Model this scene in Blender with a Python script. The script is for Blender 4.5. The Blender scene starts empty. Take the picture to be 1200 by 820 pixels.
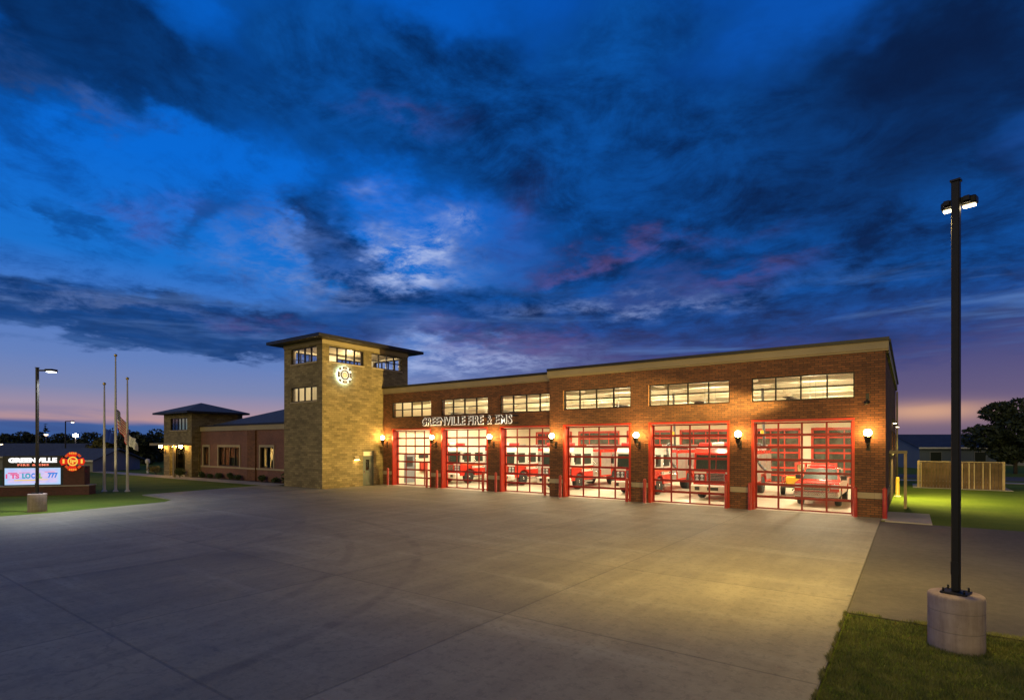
import bpy, math, random
from mathutils import Vector, Matrix, noise as mnoise
random.seed(7)
C = bpy.context.scene.collection
SC = bpy.context.scene
R = math.radians

# ------------------------------------------------------------------ node helpers
class V:
    """a socket (or number) with arithmetic that makes Math nodes"""
    def __init__(s, t, o): s.t, s.o = t, o
    def _m(s, op, b=None, c=None, rev=False):
        n = s.t.nodes.new('ShaderNodeMath'); n.operation = op
        ins = [s, b] if b is not None else [s]
        if rev: ins.reverse()
        if c is not None: ins.append(c)
        for i, x in enumerate(ins):
            if isinstance(x, V): s.t.links.new(x.o, n.inputs[i])
            else: n.inputs[i].default_value = x
        return V(s.t, n.outputs[0])
    def __add__(s, b): return s._m('ADD', b)
    __radd__ = __add__
    def __sub__(s, b): return s._m('SUBTRACT', b)
    def __rsub__(s, b): return s._m('SUBTRACT', b, rev=True)
    def __mul__(s, b): return s._m('MULTIPLY', b)
    __rmul__ = __mul__
    def __truediv__(s, b): return s._m('DIVIDE', b)
    def f(s, op, b=None, c=None): return s._m(op, b, c)
    def step(s, a, b, lo=0.0, hi=1.0):
        n = s.t.nodes.new('ShaderNodeMapRange'); n.interpolation_type = 'SMOOTHSTEP'
        s.t.links.new(s.o, n.inputs[0])
        for i, v in enumerate((a, b, lo, hi)): n.inputs[i+1].default_value = v
        return V(s.t, n.outputs[0])

def nd(t, typ, props=None, **ins):
    n = t.nodes.new(typ)
    for k, v in (props or {}).items(): setattr(n, k, v)
    for k, v in ins.items():
        s = n.inputs[k.replace('_', ' ')] if not k.startswith('i') or not k[1:].isdigit() else n.inputs[int(k[1:])]
        if isinstance(v, V): t.links.new(v.o, s)
        elif isinstance(v, bpy.types.NodeSocket): t.links.new(v, s)
        else: s.default_value = v
    return n

def mixc(t, fac, a, b, blend='MIX'):
    n = t.nodes.new('ShaderNodeMix'); n.data_type = 'RGBA'; n.blend_type = blend
    n.clamp_factor = True
    for s, v in ((n.inputs[0], fac), (n.inputs[6], a), (n.inputs[7], b)):
        if isinstance(v, V): t.links.new(v.o, s)
        elif isinstance(v, bpy.types.NodeSocket): t.links.new(v, s)
        elif isinstance(v, (int, float)): s.default_value = v
        else: s.default_value = (*v, 1) if len(v) == 3 else v
    return V(t, n.outputs[2])

def ramp(t, fac, stops):
    n = t.nodes.new('ShaderNodeValToRGB'); e = n.color_ramp.elements
    while len(e) < len(stops): e.new(0.5)
    for el, (p, c) in zip(e, stops): el.position = p; el.color = (*c, 1)
    t.links.new(fac.o, n.inputs[0])
    return V(t, n.outputs[0])

def noise(t, vec, scale, detail=4, rough=.55, dist=0.0, out=0):
    n = nd(t, 'ShaderNodeTexNoise', None, Scale=scale, Detail=detail, Roughness=rough, Distortion=dist)
    if vec is not None: t.links.new(vec.o if isinstance(vec, V) else vec, n.inputs['Vector'])
    return V(t, n.outputs[out])

def s2l(*c):
    return tuple(((x/255)/12.92 if x <= 10 else (((x/255)+.055)/1.055)**2.4) for x in c)

# ------------------------------------------------------------------ camera
F_PX, HZ, CAM_H, YAW = 641.0, 520.0, 3.13, R(36.0)
cam_d = bpy.data.cameras.new('camera'); cam = bpy.data.objects.new('camera', cam_d); C.objects.link(cam)
cam.location = (0, 0, CAM_H); cam.rotation_euler = (R(90), 0, YAW)
cam_d.sensor_width = 36; cam_d.lens = F_PX/1200*36; cam_d.shift_y = (HZ-410)/1200
cam_d.clip_start = .1; cam_d.clip_end = 4000
SC.camera = cam
CX = Vector((math.cos(YAW), math.sin(YAW), 0)); CY = Vector((-math.sin(YAW), math.cos(YAW), 0))
def cw(X, Y, z=0):
    """metres right of / ahead of the viewpoint -> world"""
    p = CX*X + CY*Y; return Vector((p.x, p.y, z))

SC.render.engine = 'CYCLES'
SC.cycles.use_denoising = True
SC.cycles.max_bounces = 6; SC.cycles.diffuse_bounces = 3; SC.cycles.glossy_bounces = 3
SC.cycles.transparent_max_bounces = 12; SC.cycles.transmission_bounces = 4
SC.cycles.sample_clamp_indirect = 4.0
SC.cycles.caustics_reflective = False; SC.cycles.caustics_refractive = False
SC.view_settings.view_transform = 'Standard'; SC.view_settings.look = 'None'
SC.view_settings.exposure = 0; SC.view_settings.gamma = 1

# ------------------------------------------------------------------ sky
def make_world():
    w = bpy.data.worlds.new('World'); SC.world = w; w.use_nodes = True
    t = w.node_tree; t.nodes.clear()
    tc = t.nodes.new('ShaderNodeTexCoord')
    d = tc.outputs['Generated']
    def dot(v):
        n = nd(t, 'ShaderNodeVectorMath', {'operation': 'DOT_PRODUCT'}, i0=d, i1=tuple(v)); return V(t, n.outputs['Value'])
    dz = dot((0, 0, 1)); dx = dot(CX); dy = dot(CY)
    az0 = dx.f('ARCTAN2', dy)*57.2958                # degrees clockwise from north-west
    el0 = dz.f('ARCSINE')*57.2958
    sep = nd(t, 'ShaderNodeSeparateXYZ', None, Vector=d)
    X, Y, Z = [V(t, o) for o in sep.outputs]
    den = Z.f('ABSOLUTE') + .16
    P = nd(t, 'ShaderNodeCombineXYZ', None, X=X/den, Y=Y/den, Z=0.0).outputs[0]
    n1 = noise(t, P, .9, 7, .58, .3); n2 = noise(t, P, 2.6, 7, .62, .2); n3 = noise(t, P, 7.0, 6, .65); n4 = noise(t, P, 4.2, 8, .7, .6)
    q = noise(t, P, 1.7, 5, .6, 0, 1)
    qs = nd(t, 'ShaderNodeSeparateColor', None, Color=q)
    wx, wy = V(t, qs.outputs[0]) - .5, V(t, qs.outputs[1]) - .5
    lift = el0.step(0, 25, .35, 1)
    az = az0 + wx*26*lift + (n3-.5)*6*lift; el = el0 + wy*15*lift + (n3-.5)*4*lift
    # stratified streaks close to the horizon
    ST = nd(t, 'ShaderNodeCombineXYZ', None, X=az0*.028, Y=el0*.30, Z=0.0).outputs[0]
    st = noise(t, ST, 1.0, 6, .6, .4)
    def pd(px, py):
        a, b = (px-600)/F_PX, (HZ-py)/F_PX
        return math.degrees(math.atan(a)), math.degrees(math.atan(b/math.hypot(1, a)))
    def blob(px, py, wpx, hpx, rot=0.0, warp=True):
        a0, e0 = pd(px, py); a1, _ = pd(px+wpx, py); a2, _ = pd(px-wpx, py); _, e1 = pd(px, py-hpx); _, e2 = pd(px, py+hpx)
        sa, se = abs(a1-a2)/2, abs(e1-e2)/2
        A, E = (az, el) if warp else (az0, el0)
        u = A - a0; v = E - e0
        c, s = math.cos(R(rot)), math.sin(R(rot))
        p = (u*(c/sa) + v*(s/sa)); k = (v*(c/se) - u*(s/se))
        return (p*p + k*k)._m('MULTIPLY', -1.0).f('EXPONENT')
    ef = (el0/60.0)
    # clear dusk sky: pinkish at the horizon to deep blue overhead
    left = ramp(t, ef, [(0, s2l(150, 120, 140)), (.034, s2l(184, 146, 150)), (.055, s2l(156, 140, 164)), (.078, s2l(124, 134, 176)), (.12, s2l(100, 128, 188)),
                        (.26, s2l(22, 112, 206)), (.40, s2l(4, 104, 212)), (.75, s2l(0, 84, 186)), (1, s2l(0, 70, 165))])
    right = ramp(t, ef, [(0, s2l(116, 98, 120)), (.06, s2l(104, 92, 126)), (.13, s2l(70, 74, 128)), (.25, s2l(40, 76, 146)),
                         (.45, s2l(8, 82, 172)), (.75, s2l(0, 74, 170)), (1, s2l(0, 66, 155))])
    base = mixc(t, az0.step(-14, 12), left, right)
    # cloud cover
    cov = 0
    for (px, py, wp, hp, rot, amp) in [
        (60, 25, 210, 80, 0, .40), (210, 110, 120, 45, -25, .30), (370, 80, 70, 90, 20, .36), (470, 110, 110, 60, 0, .34), (700, 90, 130, 90, 0, .34),
        (640, 190, 230, 75, -10, .42), (860, 220, 190, 80, 0, .42), (1100, 90, 190, 110, 20, .66), (1120, 260, 200, 70, 0, .30),
        (95, 245, 60, 26, -28, .50), (415, 285, 40, 36, 40, .62), (370, 265, 30, 20, 0, .3), (250, 265, 34, 26, 30, .26), (120, 365, 230, 26, -4, .44), (260, 385, 190, 24, -2, .50),
        (520, 350, 190, 34, 0, .50), (720, 300, 120, 24, 4, .36), (800, 380, 260, 40, 0, .34), (1000, 360, 220, 60, 0, .40), (560, 395, 90, 10, 0, .2),
        (60, 220, 130, 60, 0, -.26), (200, 300, 180, 36, 0, -.26), (440, 285, 120, 45, 0, -.14), (500, 30, 60, 40, 0, -.10), (900, 35, 60, 40, 0, -.06), (760, 30, 90, 40, 0, .16),
        (500, 285, 36, 26, 0, -.34), (540, 415, 60, 18, 0, -.34), (300, 310, 60, 30, 0, -.16), (760, 345, 110, 12, 0, -.22), (620, 110, 40, 60, 0, -.1),
        (180, 455, 260, 34, 0, -.6)]:
        cov = blob(px, py, wp, hp, rot)*amp + cov
    fluff = n1*.85 + n2*.62 + n3*.34 + n4*.3 - 1.055
    dens = (cov*1.2 + fluff*.85 + .03 + (st-.5)*el0.step(14, 4, 0, .9)).step(.02, .50)
    dens = dens*el0.step(3.0, 8.0, .25, 1)
    tex = (n2*.35+n4*.4+n3*.25).step(.36, .64)
    dark = mixc(t, tex, s2l(0, 32, 80), s2l(6, 82, 166))
    dark = mixc(t, blob(1090, 80, 260, 150, 0)*.95, dark, s2l(3, 24, 62))
    dark = mixc(t, blob(60, 10, 260, 90, 0)*.75, dark, s2l(3, 36, 82))
    dark = mixc(t, el0.step(15, 5)*az0.step(-30, 0)*.9, dark, s2l(56, 62, 116))
    dark = mixc(t, el0.step(16, 8)*az0.step(0, -30)*.8, dark, s2l(26, 66, 126))
    low = el0.step(17, 11)
    dark = mixc(t, st.step(.50, .68)*low*.75, dark, s2l(84, 122, 186))
    dark = mixc(t, st.step(.48, .34)*low*.6, dark, s2l(14, 44, 98))
    veil = (n4*.45+n2*.35+n3*.2).step(.44, .66)*el0.step(9, 15)*.85
    base = mixc(t, veil, base, s2l(4, 66, 144))
    col = mixc(t, dens, base, dark)
    # sunlit / pink cloud edges
    edge = (dens*(1.0-dens)*4.0)
    glow = (blob(490, 280, 34, 24, 20)*1.5 + blob(450, 320, 70, 24, 10)*1.0 + blob(545, 418, 120, 20, 0)*1.0 + blob(360, 300, 80, 30, 0)*.3 + blob(760, 350, 130, 12, 0)*.6 + blob(90, 352, 200, 8, 0)*.5 + blob(620, 360, 60, 14, 0)*.35 + blob(60, 80, 70, 14, -20)*.2)
    col = mixc(t, (glow*(n3*.5+n4*.5).step(.40, .60)*.85*(1.0-dens*.65)), col, s2l(168, 186, 232))
    pink = (blob(715, 292, 100, 10, 6) + blob(860, 318, 90, 12, 0)*.6 + blob(590, 400, 110, 14, 0)*.9 + blob(470, 145, 50, 8, 0)*.25 + blob(600, 250, 40, 30, 40)*.35 + blob(310, 382, 40, 8, 0)*.6 + blob(190, 248, 50, 14, 0)*.35 + blob(700, 430, 300, 22, 0)*.35)
    col = mixc(t, pink*n2.step(.32, .6)*.42, col, s2l(124, 84, 132))
    tan = blob(1085, 482, 80, 12, 0, False)*st.step(.2, .5)
    col = mixc(t, tan, col, s2l(206, 158, 134))
    # far cloud bank low on the left
    bank = (el0 + (st-.5)*2.2).step(2.3, 1.7)*az0.step(-4, -20)
    col = mixc(t, bank*.92, col, mixc(t, st.step(.4, .6), s2l(16, 70, 134), s2l(34, 90, 156)))
    streak = st.step(.52, .62)*el0.step(3.4, 2.8)*el0.step(1.2, 2.2)*az0.step(-33, -38)
    col = mixc(t, streak*.5, col, s2l(120, 120, 160))
    # the side of the sky behind the viewpoint: afterglow made warm and bright as fill light
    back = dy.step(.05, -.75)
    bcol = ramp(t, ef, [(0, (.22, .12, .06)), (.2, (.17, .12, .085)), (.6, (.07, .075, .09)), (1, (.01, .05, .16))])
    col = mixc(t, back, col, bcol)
    zen = el0.step(40, 62, 1, .25)  # sky overhead, out of view, darkened to weaken its blue fill
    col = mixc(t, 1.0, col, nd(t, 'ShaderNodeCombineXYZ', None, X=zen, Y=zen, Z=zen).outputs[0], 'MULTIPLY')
    col = mixc(t, el0.step(0, -1.5), col, s2l(26, 28, 34))
    sky = nd(t, 'ShaderNodeTexSky', {'sky_type': 'NISHITA', 'sun_disc': False, 'sun_elevation': R(1), 'sun_rotation': R(200), 'altitude': 200})
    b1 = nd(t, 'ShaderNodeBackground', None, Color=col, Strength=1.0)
    b2 = nd(t, 'ShaderNodeBackground', None, Color=sky.outputs[0], Strength=.004)
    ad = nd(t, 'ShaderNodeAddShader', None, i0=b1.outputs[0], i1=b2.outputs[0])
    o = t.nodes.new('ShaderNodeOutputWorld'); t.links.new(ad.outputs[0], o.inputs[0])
    w.cycles.sampling_method = 'MANUAL'; w.cycles.sample_map_resolution = 512
make_world()

# ------------------------------------------------------------------ mesh builder
class MB:
    def __init__(s): s.v = []; s.f = []; s.m = []; s.sm = []
    def add(s, vs, fs, m=0, smooth=False):
        b = len(s.v); s.v += [tuple(v) for v in vs]
        for f in fs: s.f.append(tuple(b+i for i in f)); s.m.append(m); s.sm.append(smooth)
    def box(s, x0, x1, y0, y1, z0, z1, m=0):
        x0, x1 = min(x0, x1), max(x0, x1); y0, y1 = min(y0, y1), max(y0, y1); z0, z1 = min(z0, z1), max(z0, z1)
        s.add([(x0,y0,z0),(x1,y0,z0),(x1,y1,z0),(x0,y1,z0),(x0,y0,z1),(x1,y0,z1),(x1,y1,z1),(x0,y1,z1)],
              [(0,3,2,1),(4,5,6,7),(0,1,5,4),(1,2,6,5),(2,3,7,6),(3,0,4,7)], m); return s
    def bbox(s, x0, x1, y0, y1, z0, z1, r=.03, m=0):
        """box with chamfered vertical and top edges"""
        def ring(i, z): return [(x0+i+r,y0+i,z),(x1-i-r,y0+i,z),(x1-i,y0+i+r,z),(x1-i,y1-i-r,z),(x1-i-r,y1-i,z),(x0+i+r,y1-i,z),(x0+i,y1-i-r,z),(x0+i,y0+i+r,z)]
        vs = ring(r*.6, z0)+ring(0, z0+r)+ring(0, z1-r)+ring(r*.6, z1)
        fs = [tuple(range(7,-1,-1)), tuple(range(24,32))]
        for k in range(3):
            for i in range(8): fs.append((k*8+i, k*8+(i+1)%8, k*8+8+(i+1)%8, k*8+8+i))
        s.add(vs, fs, m); return s
    def prism(s, poly, axis, a, b, m=0):
        """poly in the two other axes, extruded along axis from a to b"""
        n = len(poly)
        def P(p, k): return {'x': (k, p[0], p[1]), 'y': (p[0], k, p[1]), 'z': (p[0], p[1], k)}[axis]
        vs = [P(p, a) for p in poly]+[P(p, b) for p in poly]
        fs = [tuple(range(n-1,-1,-1)), tuple(range(n, 2*n))]+[(i, (i+1)%n, n+(i+1)%n, n+i) for i in range(n)]
        s.add(vs, fs, m); return s
    def tube(s, p0, p1, r0, r1=None, n=10, m=0):
        r1 = r0 if r1 is None else r1
        p0, p1 = Vector(p0), Vector(p1); d = (p1-p0).normalized()
        a = d.orthogonal().normalized(); b = d.cross(a)
        vs = [p0+(a*math.cos(t)+b*math.sin(t))*r0 for t in [2*math.pi*i/n for i in range(n)]]
        vs += [p1+(a*math.cos(t)+b*math.sin(t))*r1 for t in [2*math.pi*i/n for i in range(n)]]
        base = len(s.v); s.add(vs, [(i, (i+1)%n, n+(i+1)%n, n+i) for i in range(n)], m, True)
        s.v; 
        s.f.append(tuple(base+i for i in range(n-1,-1,-1))); s.m.append(m); s.sm.append(False)
        s.f.append(tuple(base+n+i for i in range(n))); s.m.append(m); s.sm.append(False); return s
    def path(s, pts, r, n=8, m=0):
        for a, b in zip(pts, pts[1:]): s.tube(a, b, r, r, n, m)
        return s
    def lathe(s, prof, c=(0,0,0), n=24, m=0, axis='z', smooth=True):
        vs = []
        for (r, h) in prof:
            for i in range(n):
                t = 2*math.pi*i/n; q = (r*math.cos(t), r*math.sin(t))
                p = {'z': (q[0], q[1], h), 'x': (h, q[0], q[1]), 'y': (q[0], h, q[1])}[axis]
                vs.append((p[0]+c[0], p[1]+c[1], p[2]+c[2]))
        fs = []
        for k in range(len(prof)-1):
            for i in range(n): fs.append((k*n+i, k*n+(i+1)%n, k*n+n+(i+1)%n, k*n+n+i))
        s.add(vs, fs, m, smooth)
        b = len(s.v)-len(vs)
        for k in (0, len(prof)-1):
            if prof[k][0] > 1e-4: s.f.append(tuple(b+k*n+i for i in range(n))); s.m.append(m); s.sm.append(False)
        return s
    def sphere(s, c, r, n=16, m=0, sz=1.0):
        k = max(6, n//2)
        return s.lathe([(max(1e-5, r*math.sin(math.pi*i/k)), -r*sz*math.cos(math.pi*i/k)) for i in range(k+1)], c, n, m)
    def wall(s, axis, p, th, a0, a1, z0, z1, holes=(), m=0):
        """wall slab in plane axis=p (thickness th towards +axis), with rectangular holes (a,b,c,d)"""
        A = sorted({a0, a1, *[h[0] for h in holes], *[h[1] for h in holes]}); A = [a for a in A if a0 <= a <= a1]
        Z = sorted({z0, z1, *[h[2] for h in holes], *[h[3] for h in holes]}); Z = [z for z in Z if z0 <= z <= z1]
        def solid(i, j):
            if i < 0 or j < 0 or i >= len(A)-1 or j >= len(Z)-1: return False
            ca, cz = (A[i]+A[i+1])/2, (Z[j]+Z[j+1])/2
            return not any(h[0] < ca < h[1] and h[2] < cz < h[3] for h in holes)
        def P(a, k, z): return (a, k, z) if axis == 'y' else (k, a, z)
        def q(*pts): s.add(pts, [(0,1,2,3)], m)
        for i in range(len(A)-1):
            for j in range(len(Z)-1):
                if not solid(i, j): continue
                a, b, c, d = A[i], A[i+1], Z[j], Z[j+1]
                for k in (p, p+th): q(P(a,k,c), P(b,k,c), P(b,k,d), P(a,k,d))
                if not solid(i-1, j): q(P(a,p,c), P(a,p+th,c), P(a,p+th,d), P(a,p,d))
                if not solid(i+1, j): q(P(b,p,c), P(b,p+th,c), P(b,p+th,d), P(b,p,d))
                if not solid(i, j-1): q(P(a,p,c), P(b,p,c), P(b,p+th,c), P(a,p+th,c))
                if not solid(i, j+1): q(P(a,p,d), P(b,p,d), P(b,p+th,d), P(a,p+th,d))
        return s
    def mesh(s, name, mats):
        me = bpy.data.meshes.new(name); me.from_pydata(s.v, [], s.f)
        for m in (mats if isinstance(mats, (list, tuple)) else [mats]): me.materials.append(m)
        me.polygons.foreach_set('material_index', s.m); me.polygons.foreach_set('use_smooth', s.sm)
        uv = me.uv_layers.new(name='UVMap').data
        for p in me.polygons:
            n = p.normal; k = max(range(3), key=lambda i: abs(n[i]))
            for li in p.loop_indices:
                v = me.vertices[me.loops[li].vertex_index].co
                uv[li].uv = (v.x, v.y) if k == 2 else ((v.y, v.z) if k == 0 else (v.x, v.z))
        me.update(); return me
    def build(s, name, mats, parent=None, label=None):
        o = bpy.data.objects.new(name, s.mesh(name, mats)); C.objects.link(o)
        if parent is not None: o.parent = parent
        if label: o['label'] = label
        return o

def tag(o, label=None, cat=None, group=None, kind=None):
    for k, v in (('label', label), ('category', cat), ('group', group), ('kind', kind)):
        if v: o[k] = v
    return o
def thing(name, label, cat, loc=(0,0,0), rz=0.0, group=None):
    o = bpy.data.objects.new(name, None); C.objects.link(o); o.location = loc; o.rotation_euler = (0,0,rz); o.empty_display_size = .2
    return tag(o, label, cat, group)
def dup(root, loc, rz=None, label=None):
    def cp(o, par):
        c = o.copy(); C.objects.link(c)
        if par: c.parent = par
        for ch in list(o.children): cp(ch, c)
        return c
    r = cp(root, None); r.location = loc
    if rz is not None: r.rotation_euler = (0,0,rz)
    if label: r['label'] = label
    return r

# ------------------------------------------------------------------ materials
M = {}
def mat(name):
    m = bpy.data.materials.new(name); m.use_nodes = True; t = m.node_tree; M[name] = m
    return m, t, t.nodes['Principled BSDF']
def plain(name, col, rough=.6, metal=0.0, var=.12, vs=3.0, bump=0.0, coat=0.0):
    m, t, b = mat(name)
    co = t.nodes.new('ShaderNodeTexCoord').outputs['Object']
    n = noise(t, co, vs, 6, .6)
    t.links.new(mixc(t, n.step(.3, .7), tuple(c*(1-var) for c in col), tuple(min(1, c*(1+var)) for c in col)).o, b.inputs['Base Color'])
    b.inputs['Roughness'].default_value = rough; b.inputs['Metallic'].default_value = metal; b.inputs['Coat Weight'].default_value = coat
    if bump:
        bn = nd(t, 'ShaderNodeBump', None, Strength=bump, Distance=.02, Height=noise(t, co, vs*12, 4, .6)); t.links.new(bn.outputs[0], b.inputs['Normal'])
    return m
def emit(name, col, st, base=(.8,.8,.8)):
    m, t, b = mat(name); b.inputs['Base Color'].default_value = (*base, 1)
    b.inputs['Emission Color'].default_value = (*col, 1); b.inputs['Emission Strength'].default_value = st; return m
def glass(name, tint=(1,1,1), refl=.3):
    m, t, b = mat(name); t.nodes.remove(b)
    tr = nd(t, 'ShaderNodeBsdfTransparent', None, Color=(*tint, 1)); gl = nd(t, 'ShaderNodeBsdfGlossy', None, Roughness=.02)
    fr = nd(t, 'ShaderNodeLayerWeight', None, Blend=.5)
    mx = nd(t, 'ShaderNodeMixShader', None, i0=V(t, fr.outputs[1]).f('POWER', 5.0)*.9+refl*.1, i1=tr.outputs[0], i2=gl.outputs[0])
    t.links.new(mx.outputs[0], t.nodes['Material Output'].inputs[0]); return m
def brick(name, c1, c2, mortar, bw=.203, rh=.0677, ms=.010, bump=.5, rough=.85, offs=.5, var=.35, scale=1.0):
    m, t, b = mat(name)
    uv = t.nodes.new('ShaderNodeTexCoord').outputs['UV']
    bt = nd(t, 'ShaderNodeTexBrick', {'offset': offs, 'squash': 1.0}, Vector=uv, Color1=(*c1,1), Color2=(*c2,1), Mortar=(*mortar,1), Scale=1.0)
    for k, v in (('Mortar Size', ms), ('Mortar Smooth', .2), ('Bias', 0.0), ('Brick Width', bw), ('Row Height', rh)): bt.inputs[k].default_value = v
    n = noise(t, uv, .55, 5, .6); n2 = noise(t, uv, 9.0, 4, .7)
    c = mixc(t, (n*.6+n2*.4).step(.3, .7), tuple([1-var]*3), (1,1,1))
    c = mixc(t, 1.0, V(t, bt.outputs['Color']), c, 'MULTIPLY')
    t.links.new(c.o, b.inputs['Base Color']); b.inputs['Roughness'].default_value = rough
    h = (1.0-V(t, bt.outputs['Fac'])) + n2*.35
    bn = nd(t, 'ShaderNodeBump', None, Strength=bump, Distance=.012, Height=h); t.links.new(bn.outputs[0], b.inputs['Normal'])
    return m

brick('brick_red', (.280,.112,.044), (.150,.058,.026), (.055,.042,.030), bw=.30, rh=.098, ms=.012)
brick('brick_wing', (.26,.085,.055), (.17,.055,.040), (.22,.17,.14))
brick('stone_tan', (.335,.265,.135), (.185,.145,.070), (.13,.105,.06), bw=.44, rh=.152, ms=.009, var=.42)
brick('stone_band', (.42,.34,.23), (.38,.31,.2), (.25,.2,.14), bw=1.2, rh=.6, ms=.006, var=.15, bump=.2)
brick('sign_brick', (.17,.05,.04), (.11,.035,.03), (.12,.09,.08))
plain('fascia_tan', (.31,.25,.15), .6, 0, .08, .7)
plain('metal_dark', (.022,.020,.018), .45, .3, .2, 2)
plain('roof_slate', (.07,.08,.10), .75, 0, .25, 4)
plain('frame_bronze', (.025,.020,.014), .4, .4, .1)
plain('red_paint', (.52,.035,.012), .38, 0, .08, 2)
plain('red_door', (.24,.014,.007), .4, 0, .06, 2)
plain('bollard_red', (.40,.035,.018), .5, 0, .2, 5)
plain('int_wall', (.80,.74,.58), .7, 0, .04, .5)
plain('int_ceiling', (.74,.70,.56), .8, 0, .05, .5)
plain('int_floor', (.58,.52,.42), .3, 0, .12, .6)
plain('steel_cream', (.62,.56,.42), .5, 0, .05)
plain('steel_dark', (.04,.04,.038), .5, .2, .1)
plain('door_green', (.10,.115,.10), .5, 0, .08)
plain('truck_red', (.60,.030,.016), .22, 0, .03, 1, 0, .5)
plain('truck_orange', (.72,.10,.02), .3, 0, .03, 1)
plain('bezel', (.10,.10,.10), .3, .5)
plain('truck_white', (.80,.78,.72), .25, 0, .03, 1, 0, .4)
plain('chrome', (.62,.62,.62), .18, .95, .03)
plain('shutter', (.50,.50,.48), .38, .7, .08, 3)
plain('rubber', (.018,.018,.018), .8, 0, .2, 8)
plain('black_plastic', (.02,.02,.02), .5, 0, .1)
plain('yellow_paint', (.70,.42,.03), .5, 0, .1)
plain('yellow_dull', (.34,.20,.02), .6)
plain('gear_tan', (.30,.22,.10), .9, 0, .4, 4)
plain('gear_black', (.05,.05,.045), .9, 0, .3, 4)
plain('hose_grey', (.12,.13,.14), .6)
plain('pole_bronze', (.009,.008,.007), .5, .2, .2)
plain('pole_alu', (.55,.54,.50), .5, .15, .06)
plain('gold_ball', (.70,.50,.14), .3, .8, .05)
plain('wood_fence', (.15,.088,.042), .8, 0, .3, 1.2, .3)
plain('wood_pale', (.50,.36,.20), .75, 0, .15, 2)
plain('kerb', (.42,.38,.32), .85, 0, .12, 1.5, .25)
plain('bark', (.055,.042,.030), .9, 0, .3, 6, .5)
plain('siding', (.20,.21,.24), .7, 0, .08, .5)
plain('siding_blue', (.10,.13,.18), .7, 0, .08, .5)
plain('roof_blue', (.030,.040,.065), .7, 0, .2, 2)
plain('cabinet_black', (.02,.022,.025), .5)
plain('flag_white', (.62,.62,.62), .8, 0, .08, 3)
plain('flag_blue', (.015,.06,.42), .8, 0, .1, 3)
plain('door_white', (.72,.70,.62), .5, 0, .04)
plain('shop_blue', (.06,.12,.25), .5)
plain('shelf_red', (.46,.04,.025), .45, 0, .08)
plain('box_brown', (.35,.22,.11), .8, 0, .2, 2)
plain('glass_rear', (.075,.085,.07), .12, 0, .5, 1.2);glass('glass_clear'); glass('glass_dark', (.05,.06,.06), 1.2); glass('glass_office', (.55,.55,.5), 1.0)
emit('lamp_globe', (1.0,.55,.15), 180.0)
emit('lamp_pack', (1.0,.62,.2), 45.0)
emit('lamp_led', (1.0,.80,.46), 14.0)
emit('lamp_led_white', (.95,.97,1.0), 12.0)
emit('lamp_far', (1.0,.80,.66), 60.0)
emit('lamp_far_dim', (1.0,.72,.45), 5.0)
emit('bay_lamp', (1.0,.90,.70), 3.2)
emit('letter_white', (.95,.97,1.0), 1.3)
emit('letter_red', (1.0,.12,.06), .9)
emit('halo_cream', (1.0,.86,.66), .58)
emit('emblem_back', (.86,1.0,.95), .7)
emit('beacon_red', (1,.06,.03), .5, (.5,.02,.02))
emit('headlamp', (1,.97,.9), .08, (.4,.4,.4))
plain('letter_dark', (.05,.03,.02), .5)

def foliage(name, c1, c2, ns=.8):
    m, t, b = mat(name)
    g = t.nodes.new('ShaderNodeNewGeometry'); co = t.nodes.new('ShaderNodeTexCoord').outputs['Object']
    n = noise(t, co, ns, 4).step(.25,.75); rnd = V(t, g.outputs['Random Per Island'])
    t.links.new(mixc(t, n*.6+rnd*.4, c1, c2).o, b.inputs['Base Color']); b.inputs['Roughness'].default_value = .75
    return m
foliage('leaf_green', (.022,.045,.012), (.07,.10,.030)); foliage('leaf_dark', (.012,.022,.010), (.035,.05,.02))
foliage('leaf_pine', (.010,.020,.012), (.025,.042,.022)); foliage('leaf_lamplit', (.07,.08,.012), (.14,.12,.02))  # the gold leaf tone is lamplight put into the colour
foliage('grass_blade', (.040,.072,.010), (.27,.25,.060), 3.5)

def pier_mat():
    m, t, p = mat('concrete_pier'); co = t.nodes.new('ShaderNodeTexCoord').outputs['Object']; s = nd(t, 'ShaderNodeSeparateXYZ', None, Vector=co)
    X, Y, Z = [V(t, o) for o in s.outputs]
    dr = noise(t, nd(t, 'ShaderNodeCombineXYZ', None, X=X*9, Y=Y*9, Z=Z*.8).outputs[0], 1, 5, .65); n = noise(t, co, 3, 6, .65); po = noise(t, co, 42, 3, .7)
    c = mixc(t, (dr*.5+n*.5).step(.3, .7), (.24,.175,.150), (.44,.345,.300)); c = mixc(t, po.step(.64, .72)*.6, c, (.13,.11,.10))
    ring = ((Z-.30).f('ABSOLUTE').step(.012, .004)).f('MAXIMUM', (Z-.60).f('ABSOLUTE').step(.010, .003)); c = mixc(t, ring*.4, c, (.16,.14,.125))
    c = mixc(t, Z.step(.16, -.02)*.55*n.step(.3,.6), c, (.10,.085,.06))
    t.links.new(c.o, p.inputs['Base Color']); p.inputs['Roughness'].default_value = .88
    bn = nd(t, 'ShaderNodeBump', None, Strength=.5, Distance=.02, Height=n*.5-po.step(.6,.72)*.4-ring*.4); t.links.new(bn.outputs[0], p.inputs['Normal'])
pier_mat()
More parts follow.
